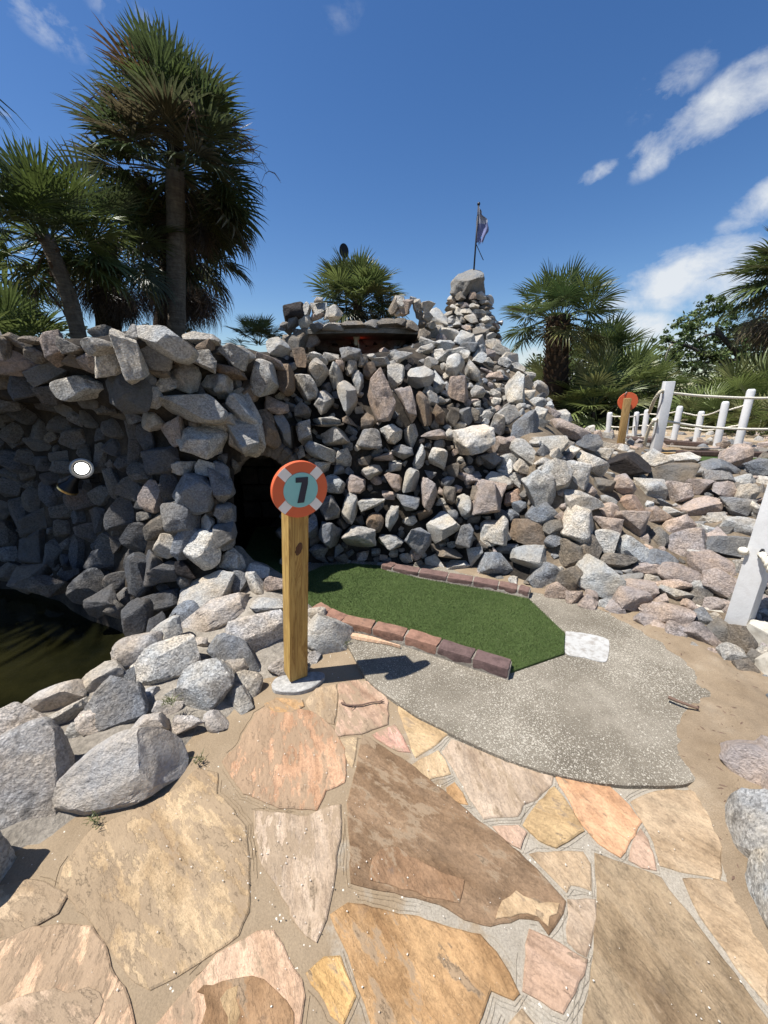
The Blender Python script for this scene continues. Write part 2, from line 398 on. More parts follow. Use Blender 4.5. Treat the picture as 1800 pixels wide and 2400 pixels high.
def mat_turf():
    b = NB('artificial_turf'); n = b.noise(5, 5, .6); f = b.noise(260, 3, .8)
    col = b.ramp(n, [(.3, (.045, .072, .018)), (.7, (.065, .096, .027))])
    col = b.mix(.9, col, b.ramp(f, [(.25, .4), (.75, 1.6)]), 'MULTIPLY')
    return b.done(col, .8, b.bump(f, .9, .006), .2)
TURF = mat_turf()
def mat_blade():
    b = NB('turf_fibre'); r = b.voro(400, out='Color'); s = b.N.new('ShaderNodeSeparateColor'); b.L.new(r, s.inputs[0])
    col = b.ramp(s.outputs[0], [(0, (.055, .088, .022)), (.6, (.085, .128, .036)), (.9, (.12, .155, .06)), (1, (.24, .24, .13))])
    col = b.mix(1.0, col, b.ramp(b.noise(3.2, 6, .65), [(.3, (.68, .72, .66)), (.55, (1, 1, 1)), (.75, (1.35, 1.25, 1.15))]), 'MULTIPLY')
    return b.done(col, .6, None, .3)
FIBRE = mat_blade()

def mat_leaf(name, var=.5, trans=.28, rough=.42, spec=.5):
    b = NB(name); c = b.obj()
    k = b.ramp(b.noise(5, 4, .6), [(.3, 1 - var), (.7, 1 + var)])
    col = b.mix(1.0, c, k, 'MULTIPLY')
    k2 = b.ramp(b.noise(38, 3, .6), [(.3, .65), (.7, 1.3)]); col = b.mix(1.0, col, k2, 'MULTIPLY')
    b.done(col, rough, None, spec)
    tr = b.N.new('ShaderNodeBsdfTranslucent'); b.L.new(col, tr.inputs[0])
    mx = b.N.new('ShaderNodeMixShader'); mx.inputs[0].default_value = trans
    b.L.new(b.bsdf.outputs[0], mx.inputs[1]); b.L.new(tr.outputs[0], mx.inputs[2]); b.L.new(mx.outputs[0], b.out.inputs[0])
    return b.m
PALM_LEAF = mat_leaf('palm_leaf', .35)
OAK_LEAF = mat_leaf('oak_leaf', .55, .25, .5, .4)
WEED = mat_leaf('weed', .3)
def mat_bark(name, c1, c2, ring=0.0):
    b = NB(name); o = b.pos
    n = b.noise(18, 7, .7, vec=b.mapping(o, scale=(1, 1, .5))); g = b.noise(9, 5, .6, vec=b.mapping(o, scale=(.6, .6, 5)))
    col = b.ramp(n, [(.3, c1), (.7, c2)]); col = b.mix(.7, col, b.ramp(g, [(.3, .55), (.7, 1.3)]), 'MULTIPLY')
    return b.done(col, .95, b.bump(b.math('ADD', n, g), .9, .03), .15)
BARK_PALM = mat_bark('palm_bark', (.12, .10, .08), (.23, .195, .15))
BARK_DARK = mat_bark('palm_bark_fibrous', (.03, .022, .016), (.085, .06, .04))
BARK_BOOT = mat_bark('palm_leaf_base', (.10, .065, .045), (.22, .15, .10))
BARK_OAK = mat_bark('oak_bark', (.05, .042, .035), (.11, .095, .08))

def mat_water():
    b = NB('pond_water')
    n = b.noise(7, 3, .5); n2 = b.noise(30, 2, .5)
    col = b.ramp(b.noise(1.8, 5, .6), [(.32, (.004, .0045, .002)), (.65, (.016, .015, .005))])
    h = b.math('ADD', n, b.math('MULTIPLY', n2, .15))
    return b.done(col, .04, b.bump(h, .10, .03), .5, IOR=1.333)
WATER = mat_water()
def mat_plain(name, c, rough=.5, metal=0.0, spec=.4):
    b = NB(name); n = b.noise(40, 5, .65)
    col = b.mix(.5, c, b.ramp(n, [(.3, .7), (.7, 1.2)]), 'MULTIPLY')
    return b.done(col, rough, b.bump(n, .2, .003), spec, Metallic=metal)
BLACK_METAL = mat_plain('black_metal', (.02, .02, .022), .4, .6)
GREY_METAL = mat_plain('grey_metal', (.35, .34, .32), .4, .8)
CREAM_PLASTIC = mat_plain('cream_enamel', (.62, .56, .44), .4)
IRON = mat_plain('dark_iron_pole', (.03, .03, .035), .5, .5)
ROPE = mat_plain('manila_rope', (.52, .47, .36), .95, 0, .1)
ROPE_WHITE = mat_plain('white_rope', (.66, .62, .52), .95, 0, .1)
FLAGCLOTH = mat_plain('faded_flag_cloth', (.17, .19, .33), .9, 0, .1)
FLAGPALE = mat_plain('faded_flag_cloth_pale', (.36, .38, .45), .9, 0, .1)
TWIG = mat_plain('twig_bark', (.15, .10, .075), .9, 0, .1)
SPLINTER = mat_wood('split_wood', (.50, .32, .20), (.42, .26, .16), (.58, .40, .27), 1.0)
SHELL = mat_plain('shell_grit', (.62, .57, .49), .9, 0, .1)
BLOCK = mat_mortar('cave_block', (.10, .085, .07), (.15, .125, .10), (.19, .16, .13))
def mat_emit(name, c, strength):
    m = bpy.data.materials.new(name); m.use_nodes = True; nt = m.node_tree; nt.nodes.clear()
    e = nt.nodes.new('ShaderNodeEmission'); e.inputs[0].default_value = (*c, 1); e.inputs[1].default_value = strength
    o = nt.nodes.new('ShaderNodeOutputMaterial'); nt.links.new(e.outputs[0], o.inputs[0]); return m
LENS = mat_emit('lit_lens', (1.0, .97, .92), 2.2)
AMBER = mat_emit('amber_lens', (1.0, .55, .12), 1.6)
# ------------------------------------------------------------------ ground
def structure(name, me, mat, label, color=None):
    o = put(name, me, mat, color=color); return tag(o, label, None, None, 'structure')
g = 400
structure('ground', mesh_from('ground', [(-g, -g, -.75), (g, -g, -.75), (g, g, -.75), (-g, g, -.75)], [(0, 1, 2, 3)]), SOIL, 'bare brown ground spreading far behind the rock mound and palms')
structure('pond_water', mesh_from('pond_water', [(-9, -1.5, -.25), (-.75, -1.5, -.25), (-.75, 3.6, -.25), (-9, 3.6, -.25)], [(0, 1, 2, 3)]), WATER, 'still dark green pond water below the shaded rock wall')

# the paved patio: mortar bed, then the flagstones lying in it
rim_in = [(-420, 2300), (-250, 2200), (30, 2030), (200, 1935), (300, 1898), (447, 1778), (580, 1650), (640, 1600)]
pat = [P(u - 60, v - 70, z=0) for u, v in rim_in]
pat = [(p.x, p.y, 0) for p in pat]
pat = [(-3.2, -4, 0), (-3.2, .25, 0)] + pat + [(-.62, 1.9, 0), (-.62, 2.5, 0), (-1.2, 2.9, 0), (-1.2, 5.0, 0), (1.0, 5.0, 0), (2.0, 2.9, 0), (6, 2.9, 0), (6, -4, 0)]
patio = structure('flagstone_patio', mesh_from('patio_mortar_bed', pat, [tuple(range(len(pat)))][0:1]), JOINT, 'sandy mortar bed of the flagstone path in front of the putting green')
def z2(pts): return [(800 + x / 1.659, 1700 + y / 1.659) for x, y in pts]        # closer views that the outlines were read from
def z4(pts): return [(x / 1.8433, 1700 + y / 1.8433) for x, y in pts]
def zc(pts): return [(500 + x / 2.0738, 1050 + y / 2.0738) for x, y in pts]
YEL, BUF, PNK, ORG, BRN, GRY, PAL = (.455, .345, .215), (.43, .33, .22), (.475, .34, .25), (.445, .285, .145), (.25, .17, .105), (.33, .255, .165), (.455, .365, .275)
FLAGS = [
 (z2([(83,38),(130,62),(270,150),(345,212),(420,270),(540,375),(690,490),(790,590),(870,680),(860,720),(808,805),(770,750),(690,740),(580,770),(480,745),(380,685),(290,660),(210,640),(100,620),(40,605),(35,440),(25,300),(50,200),(70,100)]), BRN),
 (z2([(-40,733),(25,692),(150,715),(300,745),(430,790),(540,815),(600,880),(650,960),(688,1040),(670,1055),(580,1018),(560,1070),(525,1161),(490,1260),(140,1260),(122,1161),(95,1070),(50,945),(5,830)]), ORG),
 (z2([(735,793),(850,848),(955,908),(940,960),(905,1030),(860,1108),(780,1060),(710,1025),(718,940),(722,850)]), PNK),
 (z2([(885,675),(985,672),(990,740),(975,800),(950,888),(920,870),(885,835),(880,790),(890,740)]), PAL),
 (z2([(735,495),(830,490),(940,490),(965,530),(970,632),(925,615),(890,610),(878,640),(830,590),(780,540)]), BUF),
 (z2([(990,495),(1100,535),(1200,570),(1245,590),(1310,680),(1390,780),(1450,860),(1530,960),(1590,1050),(1659,1140),(1740,1260),(945,1260),(945,1161),(975,1000),(990,850),(1000,700),(995,580)]), GRY),
 (z2([(1335,595),(1430,600),(1500,610),(1560,700),(1659,800),(1659,1075),(1600,1005),(1500,870),(1400,735)]), BUF),
 (z2([(1130,295),(1200,262),(1260,250),(1360,250),(1400,270),(1450,300),(1440,370),(1480,470),(1470,590),(1380,570),(1245,540),(1228,480),(1205,420),(1175,370)]), BUF),
 (z2([(835,195),(930,220),(1045,238),(1075,265),(1120,310),(1165,370),(1140,420),(1085,505),(1000,450),(935,375),(892,290),(852,230)]), (.52, .32, .19)),
 (z2([(1165,400),(1190,440),(1212,500),(1222,555),(1170,545),(1122,518),(1140,450)]), PNK),
 (z2([(828,238),(860,275),(900,335),(942,405),(900,430),(835,468),(770,440),(710,385),(760,312)]), (.44, .315, .17)),
 (z2([(592,392),(690,390),(718,412),(695,472),(640,438)]), PNK),
 (z2([(395,98),(430,52),(500,80),(620,130),(720,165),(822,195),(818,220),(760,280),(705,302),(685,345),(610,348),(557,357),(532,318),(502,278),(472,220),(430,150)]), PAL),
 (z2([(375,95),(395,120),(423,183),(345,203),(277,150),(320,125)]), YEL),
 (z2([(412,240),(440,220),(470,260),(490,303),(440,288),(415,265)]), ORG),
 (z2([(705,1105),(750,1165),(790,1260),(620,1260),(655,1165)]), BUF),
 (zc([(775,1390),(880,1342),(918,1400),(955,1472),(900,1465),(830,1428)]), (.58, .36, .28)),
 (zc([(895,1195),(960,1232),(1060,1292),(1160,1368),(1100,1418),(985,1497),(962,1440),(932,1350),(902,1270)]), (.56, .42, .25)),
 (zc([(612,1142),(700,1128),(790,1142),(848,1230),(846,1338),(720,1382),(592,1392),(602,1340),(612,1250)]), PNK),
 (zc([(452,1230),(500,1165),(596,1146),(600,1232),(588,1338),(482,1290)]), BUF),
 (z4([(970,150),(1040,80),(1075,10),(1110,-55),(1160,-85),(1250,-80),(1360,-50),(1430,10),(1482,100),(1480,235),(1400,270),(1365,350),(1300,345),(1210,340),(1130,305),(1060,280),(1010,210)]), (.50, .315, .20)),
 (zc([(252,1240),(310,1212),(430,1222),(438,1250),(380,1283),(300,1280),(258,1260)]), ORG),
 (z4([(850,190),(930,210),(925,300),(1000,370),(1050,440),(1060,560),(1060,800),(1020,890),(930,950),(840,1010),(760,1060),(660,1110),(600,1080),(520,990),(420,840),(340,750),(270,680),(290,600),(400,450),(560,380),(700,310),(780,270)]), YEL),
 (z4([(1105,370),(1200,385),(1330,400),(1420,358),(1465,348),(1460,450),(1440,600),(1415,740),(1395,830),(1360,915),(1310,858),(1267,800),(1265,770),(1190,650),(1130,550),(1112,450)]), PAL),
 (z4([(-160,1010),(0,935),(130,885),(270,875),(380,885),(428,950),(458,1060),(518,1150),(550,1260),(560,1380),(-160,1380)]), (.60, .42, .28)),
 (z4([(-160,800),(-60,725),(0,705),(100,682),(180,690),(273,740),(240,800),(130,858),(0,920),(-160,985)]), (.48, .37, .25)),
 (z4([(1110,905),(1170,900),(1208,960),(1230,1020),(1288,1110),(1298,1170),(1280,1290),(1280,1380),(630,1380),(760,1212),(840,1122),(940,1003),(1030,952)]), (.56, .40, .28)),
 (z4([(1327,1065),(1400,1002),(1468,997),(1488,1060),(1532,1165),(1482,1282),(1432,1238),(1382,1140)]), (.60, .40, .18)),
 (zc([(612,1412),(700,1402),(690,1470),(676,1545),(648,1500)]), YEL),
]
def rough_outline(pts, z, step=.022, amp=.0035, seed=0):
    W = [P(u, v, z=z) for u, v in pts]; out = []
    for i, a in enumerate(W):
        b = W[(i + 1) % len(W)]; n = max(1, int((b - a).length / step)); nrm = (b - a).normalized().cross(Vector((0, 0, 1)))
        for k in range(n):
            p = a.lerp(b, k / n)
            if k: p = p + nrm * (noise.noise(p * 22 + Vector((seed, 0, 0))) * amp * 1.6 + noise.noise(p * 70) * amp)
            out.append(p)
    return out
beads = Acc()
def area2(o): return sum(o[i].x * o[(i + 1) % len(o)].y - o[(i + 1) % len(o)].x * o[i].y for i in range(len(o)))
def flag(out, c, z, grow=.004):
    if area2(out) < 0: out = out[::-1]
    n = len(out); gr = []                                        # laid close: the outline swells towards its neighbours
    for i in range(n):
        t = (out[(i + 1) % n] - out[(i - 1) % n]).normalized(); gr.append(out[i] + Vector((t.y, -t.x, 0)) * grow)
    out = gr
    me = prism('flagstone', [(p.x, p.y) for p in out], -.02, z, .004)
    k = .93 + .14 * random.random()
    put('flagstone', me, FLAG, patio, color=tuple(x * k for x in c))
    # the mason's struck bead that runs round the stone in the wet mortar
    n = len(out); run = []
    for off, keep in ((.010, .05), (.019, .22)):
        for i in range(n + 1):
            p = out[i % n]; q = out[(i + 1) % n]; o_ = out[(i - 1) % n]
            tng = (q - o_).normalized(); nr = Vector((tng.y, -tng.x, 0))
            pt = Vector((p.x, p.y, 0)) + nr * (off + .002 * noise.noise(p * 9))
            ok = noise.noise(Vector((p.x * 3.1, p.y * 3.1, off * 50))) + .35 * p.x > keep - .05
            if ok and i < n: run.append(pt)
            else:
                if len(run) > 3:
                    V = []; Fc = []
                    for j, r_ in enumerate(run):
                        t = (run[min(j + 1, len(run) - 1)] - run[max(j - 1, 0)]).normalized(); s = Vector((t.y, -t.x, 0)) * .0022
                        V += [r_ - s - Vector((0, 0, .002)), r_ + Vector((0, 0, .0022)), r_ + s - Vector((0, 0, .002))]
                        if j: b_ = 3 * j; Fc += [(b_ - 3, b_, b_ + 1, b_ - 2), (b_ - 2, b_ + 1, b_ + 2, b_ - 1)]
                    beads.add(V, Fc)
                run = []
for i, (pts, c) in enumerate(FLAGS):
    flag(rough_outline(pts, .008, seed=i), c, .005 + .004 * random.random(), .011 if i in (20, 22, 23, 24, 25, 26) else .004)
def flake(pts, c, z):
    out = rough_outline(pts, z, .02, .006, 77); out = out if area2(out) > 0 else out[::-1]
    put('flake', prism('flake', [(p.x, p.y) for p in out], z - .01, z, .0015), FLAG, patio, color=c)
flake(z4([(880,1160),(850,1150),(880,1120),(1000,1095),(1090,1080),(1140,1095),(1190,1140),(1240,1190),(1270,1240),(1268,1370),(870,1370)]), (.32, .205, .115), .0098)
flake(z4([(980,1140),(1030,1120),(1020,1180),(1040,1240),(1020,1300),(1045,1365),(980,1365),(985,1260),(950,1180)]), (.45, .33, .19), .0108)
flake(z4([(0,1210),(130,1155),(240,1132),(290,1155),(380,1127),(430,1150),(448,1190),(430,1250),(380,1320),(300,1372),(-150,1372)]), (.47, .355, .25), .0098)
flake(z2([(120,520),(150,482),(220,470),(300,520),(420,580),(480,600),(460,690),(370,672),(290,645),(210,625),(110,600)]), (.27, .17, .10), .0098)
flake(z2([(600,752),(625,680),(680,640),(770,690),(850,690),(840,730),(806,780),(765,742),(690,732)]), (.46, .34, .21), .0098)
# stones beyond the picture's lower and outer edges
def free_flag(cx, cy, r, n, c, seed):
    rr = random.Random(seed); out = []
    for k in range(n):
        a = 2 * math.pi * k / n + rr.uniform(-.2, .2); q = r * rr.uniform(.8, 1.1)
        out.append(Vector((cx + q * math.cos(a), cy + q * math.sin(a), 0)))
    o2 = []
    for k in range(n):
        a, b = out[k], out[(k + 1) % n]; m = max(1, int((b - a).length / .04))
        o2 += [a.lerp(b, j / m) + Vector((rr.uniform(-.004, .004), rr.uniform(-.004, .004), 0)) for j in range(m)]
    flag(o2, c, .012)
for i, (x, y, r) in enumerate([(-1.05, .12, .22), (-.6, -.02, .24), (-.08, .0, .26), (.5, .02, .26), (1.06, .06, .26), (1.5, .42, .2), (1.62, -.05, .24),
                               (-1.5, -.1, .2), (-.9, -.45, .24), (-.35, -.5, .26), (.25, -.5, .27), (.85, -.48, .26), (1.4, -.5, .24), (2.1, .1, .26), (2.05, .6, .2)]):
    free_flag(x, y, r * .93, random.choice([5, 6, 7]), random.choice([YEL, BUF, PNK, GRY, PAL, BRN]), i)
bd = put('joint_beads', beads.mesh('joint_beads'), JOINT, patio); tag(bd, kind='stuff')

# round apron of exposed shell concrete under the green
padpx = [(640,1290),(700,1335),(745,1385),(790,1462),(845,1508),(900,1545),(985,1588),(1100,1640),(1200,1672),(1300,1690),(1400,1697),(1500,1688),(1570,1650),(1610,1570),(1610,1490),(1570,1415),(1480,1340),(1370,1285),(1290,1258),(1160,1236),(1000,1205),(820,1190),(620,1175)]
pad3 = catmull([P(x * D, y * D, z=.02) for x, y in padpx] , 6)
pad3 = [p + Vector((.004 * noise.noise(p * 14), .004 * noise.noise(p * 14 + Vector((5, 5, 5))), 0)) for p in pad3]
structure('concrete_apron', prism('concrete_apron', [(p.x, p.y) for p in pad3], -.02, .022, .006), AGGREGATE, 'rounded grey concrete apron with exposed shell around the green')
wp = [P(x * D, y * D, z=.024) for x, y in [(1222,1364),(1262,1368),(1308,1379),(1316,1392),(1312,1424),(1300,1430),(1262,1421),(1221,1410)]]
wm = prism('white_patch', [(p.x, p.y) for p in rough_outline([((p.x), (p.y)) for p in wp], 0)] if False else [(p.x, p.y) for p in catmull(wp + [wp[0]], 5)[:-1]], .018, .0262)
tag(put('painted_patch', wm, WHITE_PATCH), 'worn white painted rectangle on concrete at the tip of the green', 'painted marking')

# sand drifted over the right of the path
sandpx = [(1255,1392),(1350,1424),(1440,1462),(1520,1525),(1545,1590),(1560,1660),(1580,1720),(1530,1780),(1580,1835),(1640,1850),(1690,1885),(1740,1985),(1760,2090),(1800,2200),(1950,2500),(2500,2500),(2300,1700),(1950,1560),(1760,1500),(1610,1470),(1480,1400),(1330,1350),(1240,1330),(1000,1310),(990,1330),(1120,1368)]
sandpx = [(1330,1402),(1430,1440),(1540,1500),(1620,1560),(1640,1625),(1590,1720),(1600,1785),(1640,1830),(1690,1900),(1745,2010),(1775,2110),(1830,2230),(1990,2500),(2700,2500),(2400,1700),(1990,1560),(1760,1470),(1610,1440),(1480,1380),(1330,1350),(1240,1330),(1000,1310),(990,1322),(1120,1352),(1230,1388)]
S2 = np.array([P(u, v, z=.015)[:2] for u, v in sandpx])
def sdf(px, py, poly):
    ins = np.zeros(px.shape, bool); dmin = np.full(px.shape, 1e9); n = len(poly)
    for i in range(n):
        a = poly[i]; b = poly[(i + 1) % n]
        ex, ey = b - a; wx = px - a[0]; wy = py - a[1]; t = np.clip((wx * ex + wy * ey) / (ex * ex + ey * ey + 1e-12), 0, 1)
        dmin = np.minimum(dmin, np.hypot(wx - t * ex, wy - t * ey))
        c = ((a[1] <= py) != (b[1] <= py)) & (px < (b[0] - a[0]) * (py - a[1]) / (b[1] - a[1] + 1e-12) + a[0]); ins ^= c
    return np.where(ins, dmin, -dmin)
nx, ny = 190, 200; gx = np.linspace(-.2, 3.2, nx); gy = np.linspace(-.2, 3.1, ny); X, Y = np.meshgrid(gx, gy)
sd = sdf(X, Y, S2)
Zs = np.empty_like(X)
for j in range(ny):
    for i in range(nx):
        p = Vector((X[j, i], Y[j, i], 0))
        Zs[j, i] = .026 + .16 * min(sd[j, i], .12) * (1 if sd[j, i] > 0 else 3.0) + .012 * noise.noise(p * 5) + .010 * noise.noise(p * 16) + .004 * noise.noise(p * 45)
keep = sd > -.12
idx = np.arange(nx * ny).reshape(ny, nx)
Fs = [(int(idx[j, i]), int(idx[j, i + 1]), int(idx[j + 1, i + 1]), int(idx[j + 1, i])) for j in range(ny - 1) for i in range(nx - 1) if keep[j, i] and keep[j + 1, i + 1] and keep[j, i + 1] and keep[j + 1, i]]
bm = bmesh.new(); bv = [bm.verts.new(p) for p in zip(X.ravel(), Y.ravel(), Zs.ravel())]
for f in Fs: bm.faces.new([bv[k] for k in f])
bmesh.ops.delete(bm, geom=[v for v in bm.verts if not v.link_faces], context='VERTS')
sand_me = bm_mesh('sand', bm, True)
structure('drifted_sand', sand_me, SAND, 'tan sand drifted over the concrete edge beside the rocks')
SANDT = BVHTree.FromPolygons([v.co[:] for v in sand_me.vertices], [tuple(p.vertices) for p in sand_me.polygons])
# ------------------------------------------------------------------ rock shapes
def ico(sub):
    bm = bmesh.new(); bmesh.ops.create_icosphere(bm, subdivisions=sub, radius=1)
    V = np.array([v.co[:] for v in bm.verts]); Fc = [tuple(v.index for v in f.verts) for f in bm.faces]; bm.free(); return V, Fc
ICO = {k: ico(k) for k in (2, 3, 4, 5)}
def rock_mesh(seed, sub=4, cuts=14, rough=.02, flat=1.0, boxy=.6, sharp=24, chips=5, sq=None, lo_=.55, skew=.35):
    r = np.random.default_rng(seed); V, Fc = ICO[sub]; V = V.copy()
    e = r.uniform(.5, .85) if sq is None else sq                 # from round to box-like
    V = np.sign(V) * np.abs(V) ** e; V /= np.abs(V).max()
    V = V @ np.linalg.qr(np.eye(3) + r.normal(size=(3, 3)) * skew)[0]
    V *= r.uniform(.9, 1.1, 3)
    A = np.linalg.qr(r.normal(size=(3, 3)))[0]
    nn = []
    for k in range(cuts):
        if k < 6 and r.random() < boxy: n = A[k % 3] * (1 if k < 3 else -1) + r.normal(size=3) * .22; d = r.uniform(lo_ - .05, lo_ + .25)
        else: n = r.normal(size=3); d = r.uniform(lo_, .95)
        n /= np.linalg.norm(n); nn.append((n, d))
    for n, d in nn:
        s = V @ n; m = s > d; V[m] -= np.outer(s[m] - d, n)
    for k in range(chips):                                       # broken corners
        n = r.normal(size=3); n /= np.linalg.norm(n); s = V @ n; d = s.max() * r.uniform(.86, .95); m = s > d; V[m] -= np.outer(s[m] - d, n)
    lo, hi = V.min(0), V.max(0); V = (V - (lo + hi) / 2) / (hi - lo)
    if rough:
        off = Vector((seed * 3.7, seed * 1.3, 0))
        for i in range(len(V)):
            p = Vector(V[i]); q = p * 3.2 + off
            d = noise.noise(q) * 1.0 + noise.noise(q * 2.3) * .55 + (noise.noise(q * 6.1) * .3 if sub >= 4 else 0)
            V[i] += np.array(p.normalized() if p.length > 1e-6 else p) * d * rough
    return mesh_from('rock_%d' % seed, V, Fc, True, sharp)
def hull_rock(seed, n=12, sub=4, rough=.026):
    """a splintered block: the hull of a few points, its arrises knocked off"""
    r = np.random.default_rng(seed); bm = bmesh.new()
    for k in range(n):
        p = r.normal(size=3); p = np.sign(p) * np.abs(p / np.linalg.norm(p)) ** .7; p *= r.uniform(.8, 1.05); bm.verts.new(p)
    bmesh.ops.convex_hull(bm, input=bm.verts[:]); bmesh.ops.delete(bm, geom=[v for v in bm.verts if not v.link_faces], context='VERTS')
    bmesh.ops.dissolve_limit(bm, angle_limit=R(16), verts=bm.verts[:], edges=bm.edges[:])
    bmesh.ops.bevel(bm, geom=bm.edges[:], offset=.035, segments=1, affect='EDGES', clamp_overlap=True)
    bmesh.ops.triangulate(bm, faces=bm.faces[:])
    for _ in range(sub):
        le = [e for e in bm.edges if e.calc_length() > .13]
        if not le: break
        bmesh.ops.subdivide_edges(bm, edges=le, cuts=1); bmesh.ops.triangulate(bm, faces=bm.faces[:])
    co = np.array([v.co[:] for v in bm.verts]); lo, hi = co.min(0), co.max(0); off = Vector((seed * 2.9, 0, seed * 1.7))
    for v, c in zip(bm.verts, co):
        q = Vector((c - (lo + hi) / 2) / (hi - lo)); s = q * 3.4 + off; d = noise.noise(s) + .6 * noise.noise(s * 2.4) + .35 * noise.noise(s * 6); v.co = q + q.normalized() * d * rough
    return bm_mesh('rock_%d' % seed, bm, True, 22)
LIB = [rock_mesh(100 + i, 4, random.choice([7, 8, 9, 11]), .020, boxy=.5) for i in range(14)] + [hull_rock(1000 + i, random.choice([10, 12, 14, 18])) for i in range(20)]
SMALL = [rock_mesh(300 + i, 3, random.choice([7, 8, 10]), .02, boxy=.6) for i in range(8)] + [hull_rock(1100 + i, random.choice([9, 11, 13]), 2) for i in range(14)]
ROUND = [rock_mesh(400 + i, 4, 22, .035, boxy=.2) for i in range(5)]
SLABBY = [rock_mesh(500 + i, 3, 9, .02, boxy=.9) for i in range(8)]
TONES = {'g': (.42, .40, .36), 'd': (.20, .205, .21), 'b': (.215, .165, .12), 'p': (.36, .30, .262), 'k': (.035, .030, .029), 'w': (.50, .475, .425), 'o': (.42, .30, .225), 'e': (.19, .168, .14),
         'n': (.10, .10, .102), 'm': (.13, .125, .116), 'f': (.38, .365, .34), 'q': (.44, .405, .365)}  # n and m: stone greys with the hollow's shade mixed into the colour
def tone(t, var=.14):
    c = TONES[t]; k = 1 + random.uniform(-var, var); w = random.uniform(-.03, .03)
    return (c[0] * k * (1 + w), c[1] * k, c[2] * k * (1 - w))

# ------------------------------------------------------------------ the mortared body of the rock work, in columns from left to right
def A(u, v, Y=None, z=None): return P(u, v, Y=Y, z=z)
cols = [
 [Vector((-7.2, 3.6, -.3)), Vector((-7.2, 3.7, .5)), Vector((-7.2, 3.75, 1.15)), Vector((-7.2, 3.3, 1.25)), Vector((-7.2, 3.3, 1.45)), Vector((-7.2, 3.5, 1.75)), Vector((-7.6, 9, 1.6))],
 [Vector((-5.2, 3.4, -.3)), Vector((-5.2, 3.5, .5)), Vector((-5.2, 3.55, 1.15)), Vector((-5.2, 3.05, 1.25)), Vector((-5.2, 3.05, 1.45)), Vector((-5.2, 3.3, 1.75)), Vector((-6.8, 9, 1.6))],
 [A(-60,1395,2.98), A(-60,1190,3.15), A(-60,970,3.15), A(-60,945,2.72), A(-60,890,2.7), A(-60,800,2.95), PZ(-200,9,1.6)],
 [A(90,1405,2.85), A(90,1200,3.05), A(90,965,3.05), A(90,940,2.62), A(90,890,2.6), A(90,798,2.95), PZ(0,9,1.6)],
 [A(200,1455,2.5), A(200,1215,2.8), A(200,985,2.86), A(195,945,2.52), A(195,890,2.5), A(200,795,2.85), PZ(150,9,1.6)],
 [A(330,1525,2.2), A(325,1260,2.45), A(330,1010,2.62), A(325,960,2.42), A(325,885,2.45), A(340,788,2.85), PZ(300,9,1.6)],
 [A(440,1525,2.12), A(440,1250,2.35), A(440,1080,2.52), A(440,965,2.55), A(440,880,2.7), A(440,795,3.1), PZ(450,9,1.6)],
 [A(543,1420,2.25), A(545,1300,2.40), A(545,1160,2.55), A(545,1068,2.66), A(540,930,2.85), A(535,812,3.35), PZ(580,9,1.6)],
 [A(664,1345,2.80), A(664,1262,2.90), A(664,1160,2.98), A(662,1068,3.05), A(660,930,3.2), A(660,828,3.7), PZ(660,8,1.68)],
 [A(770,1335,2.86), A(765,1230,2.95), A(760,1120,3.08), A(755,1010,3.2), A(755,910,3.45), A(755,832,3.95), PZ(755,7.8,1.72)],
 [A(860,1332,2.88), A(860,1220,3.0), A(860,1100,3.16), A(860,990,3.36), A(855,895,3.65), A(850,832,4.1), PZ(850,7.8,1.72)],
 [A(1050,1346,2.80), A(1050,1230,3.0), A(1050,1100,3.25), A(1050,1000,3.5), A(1045,900,3.95), A(1025,806,5.0), PZ(1005,6.9,2.18)],
 [A(1190,1374,2.56), A(1190,1262,2.9), A(1180,1130,3.3), A(1175,1020,3.7), A(1165,905,4.5), A(1142,804,6.0), PZ(1120,7.3,2.2)],
 [A(1330,1408,z=0), A(1320,1290,z=.25), A(1305,1180,z=.55), A(1285,1070,z=.87), A(1262,965,4.2), A(1238,885,5.5), PZ(1210,7.6,1.35)],
 [A(1480,1452,z=0), A(1470,1340,z=.15), A(1450,1230,z=.40), A(1430,1130,z=.60), A(1402,1058,z=.74), A(1360,1010,5.4), PZ(1330,7.4,.75)],
 [A(1610,1515,z=0), A(1605,1405,z=.09), A(1600,1285,z=.26), A(1590,1175,z=.43), A(1580,1105,z=.55), A(1560,1066,z=.59), PZ(1500,6.5,.57)],
 [A(1740,1575,z=0), A(1762,1440,z=.11), A(1775,1300,z=.29), A(1780,1190,z=.45), A(1780,1110,z=.56), A(1780,1078,z=.585), PZ(1700,6.5,.57)],
 [A(1900,1640,z=0), A(2000,1470,z=.13), A(2050,1310,z=.31), A(2050,1190,z=.46), A(2050,1110,z=.56), A(2050,1080,z=.585), PZ(1950,6.5,.57)],
 [A(2500,1900,z=0), A(2700,1600,z=.14), A(2700,1350,z=.32), A(2700,1200,z=.46), A(2700,1110,z=.56), A(2700,1080,z=.585), PZ(2600,6.5,.57)],
]
NC = len(cols)
def lower(p):
    q = p.copy(); q.y -= .12; q.z = min(p.z - .35, -.35); return q
for c in cols: c.insert(0, lower(c[0])); c.append(c[-1] + Vector((0, 1.2, -.15))); c.append(Vector((c[-1].x, c[-1].y + .6, -.8)))
NRW = len(cols[0]); PER = 7
grid = []                                                     # along each column first, then across
dense_cols = [catmull(c, PER) for c in cols]
nr = len(dense_cols[0])
rows = [catmull([dc[r] for dc in dense_cols], PER) for r in range(nr)]      # rows[r][c]
ncd = len(rows[0])
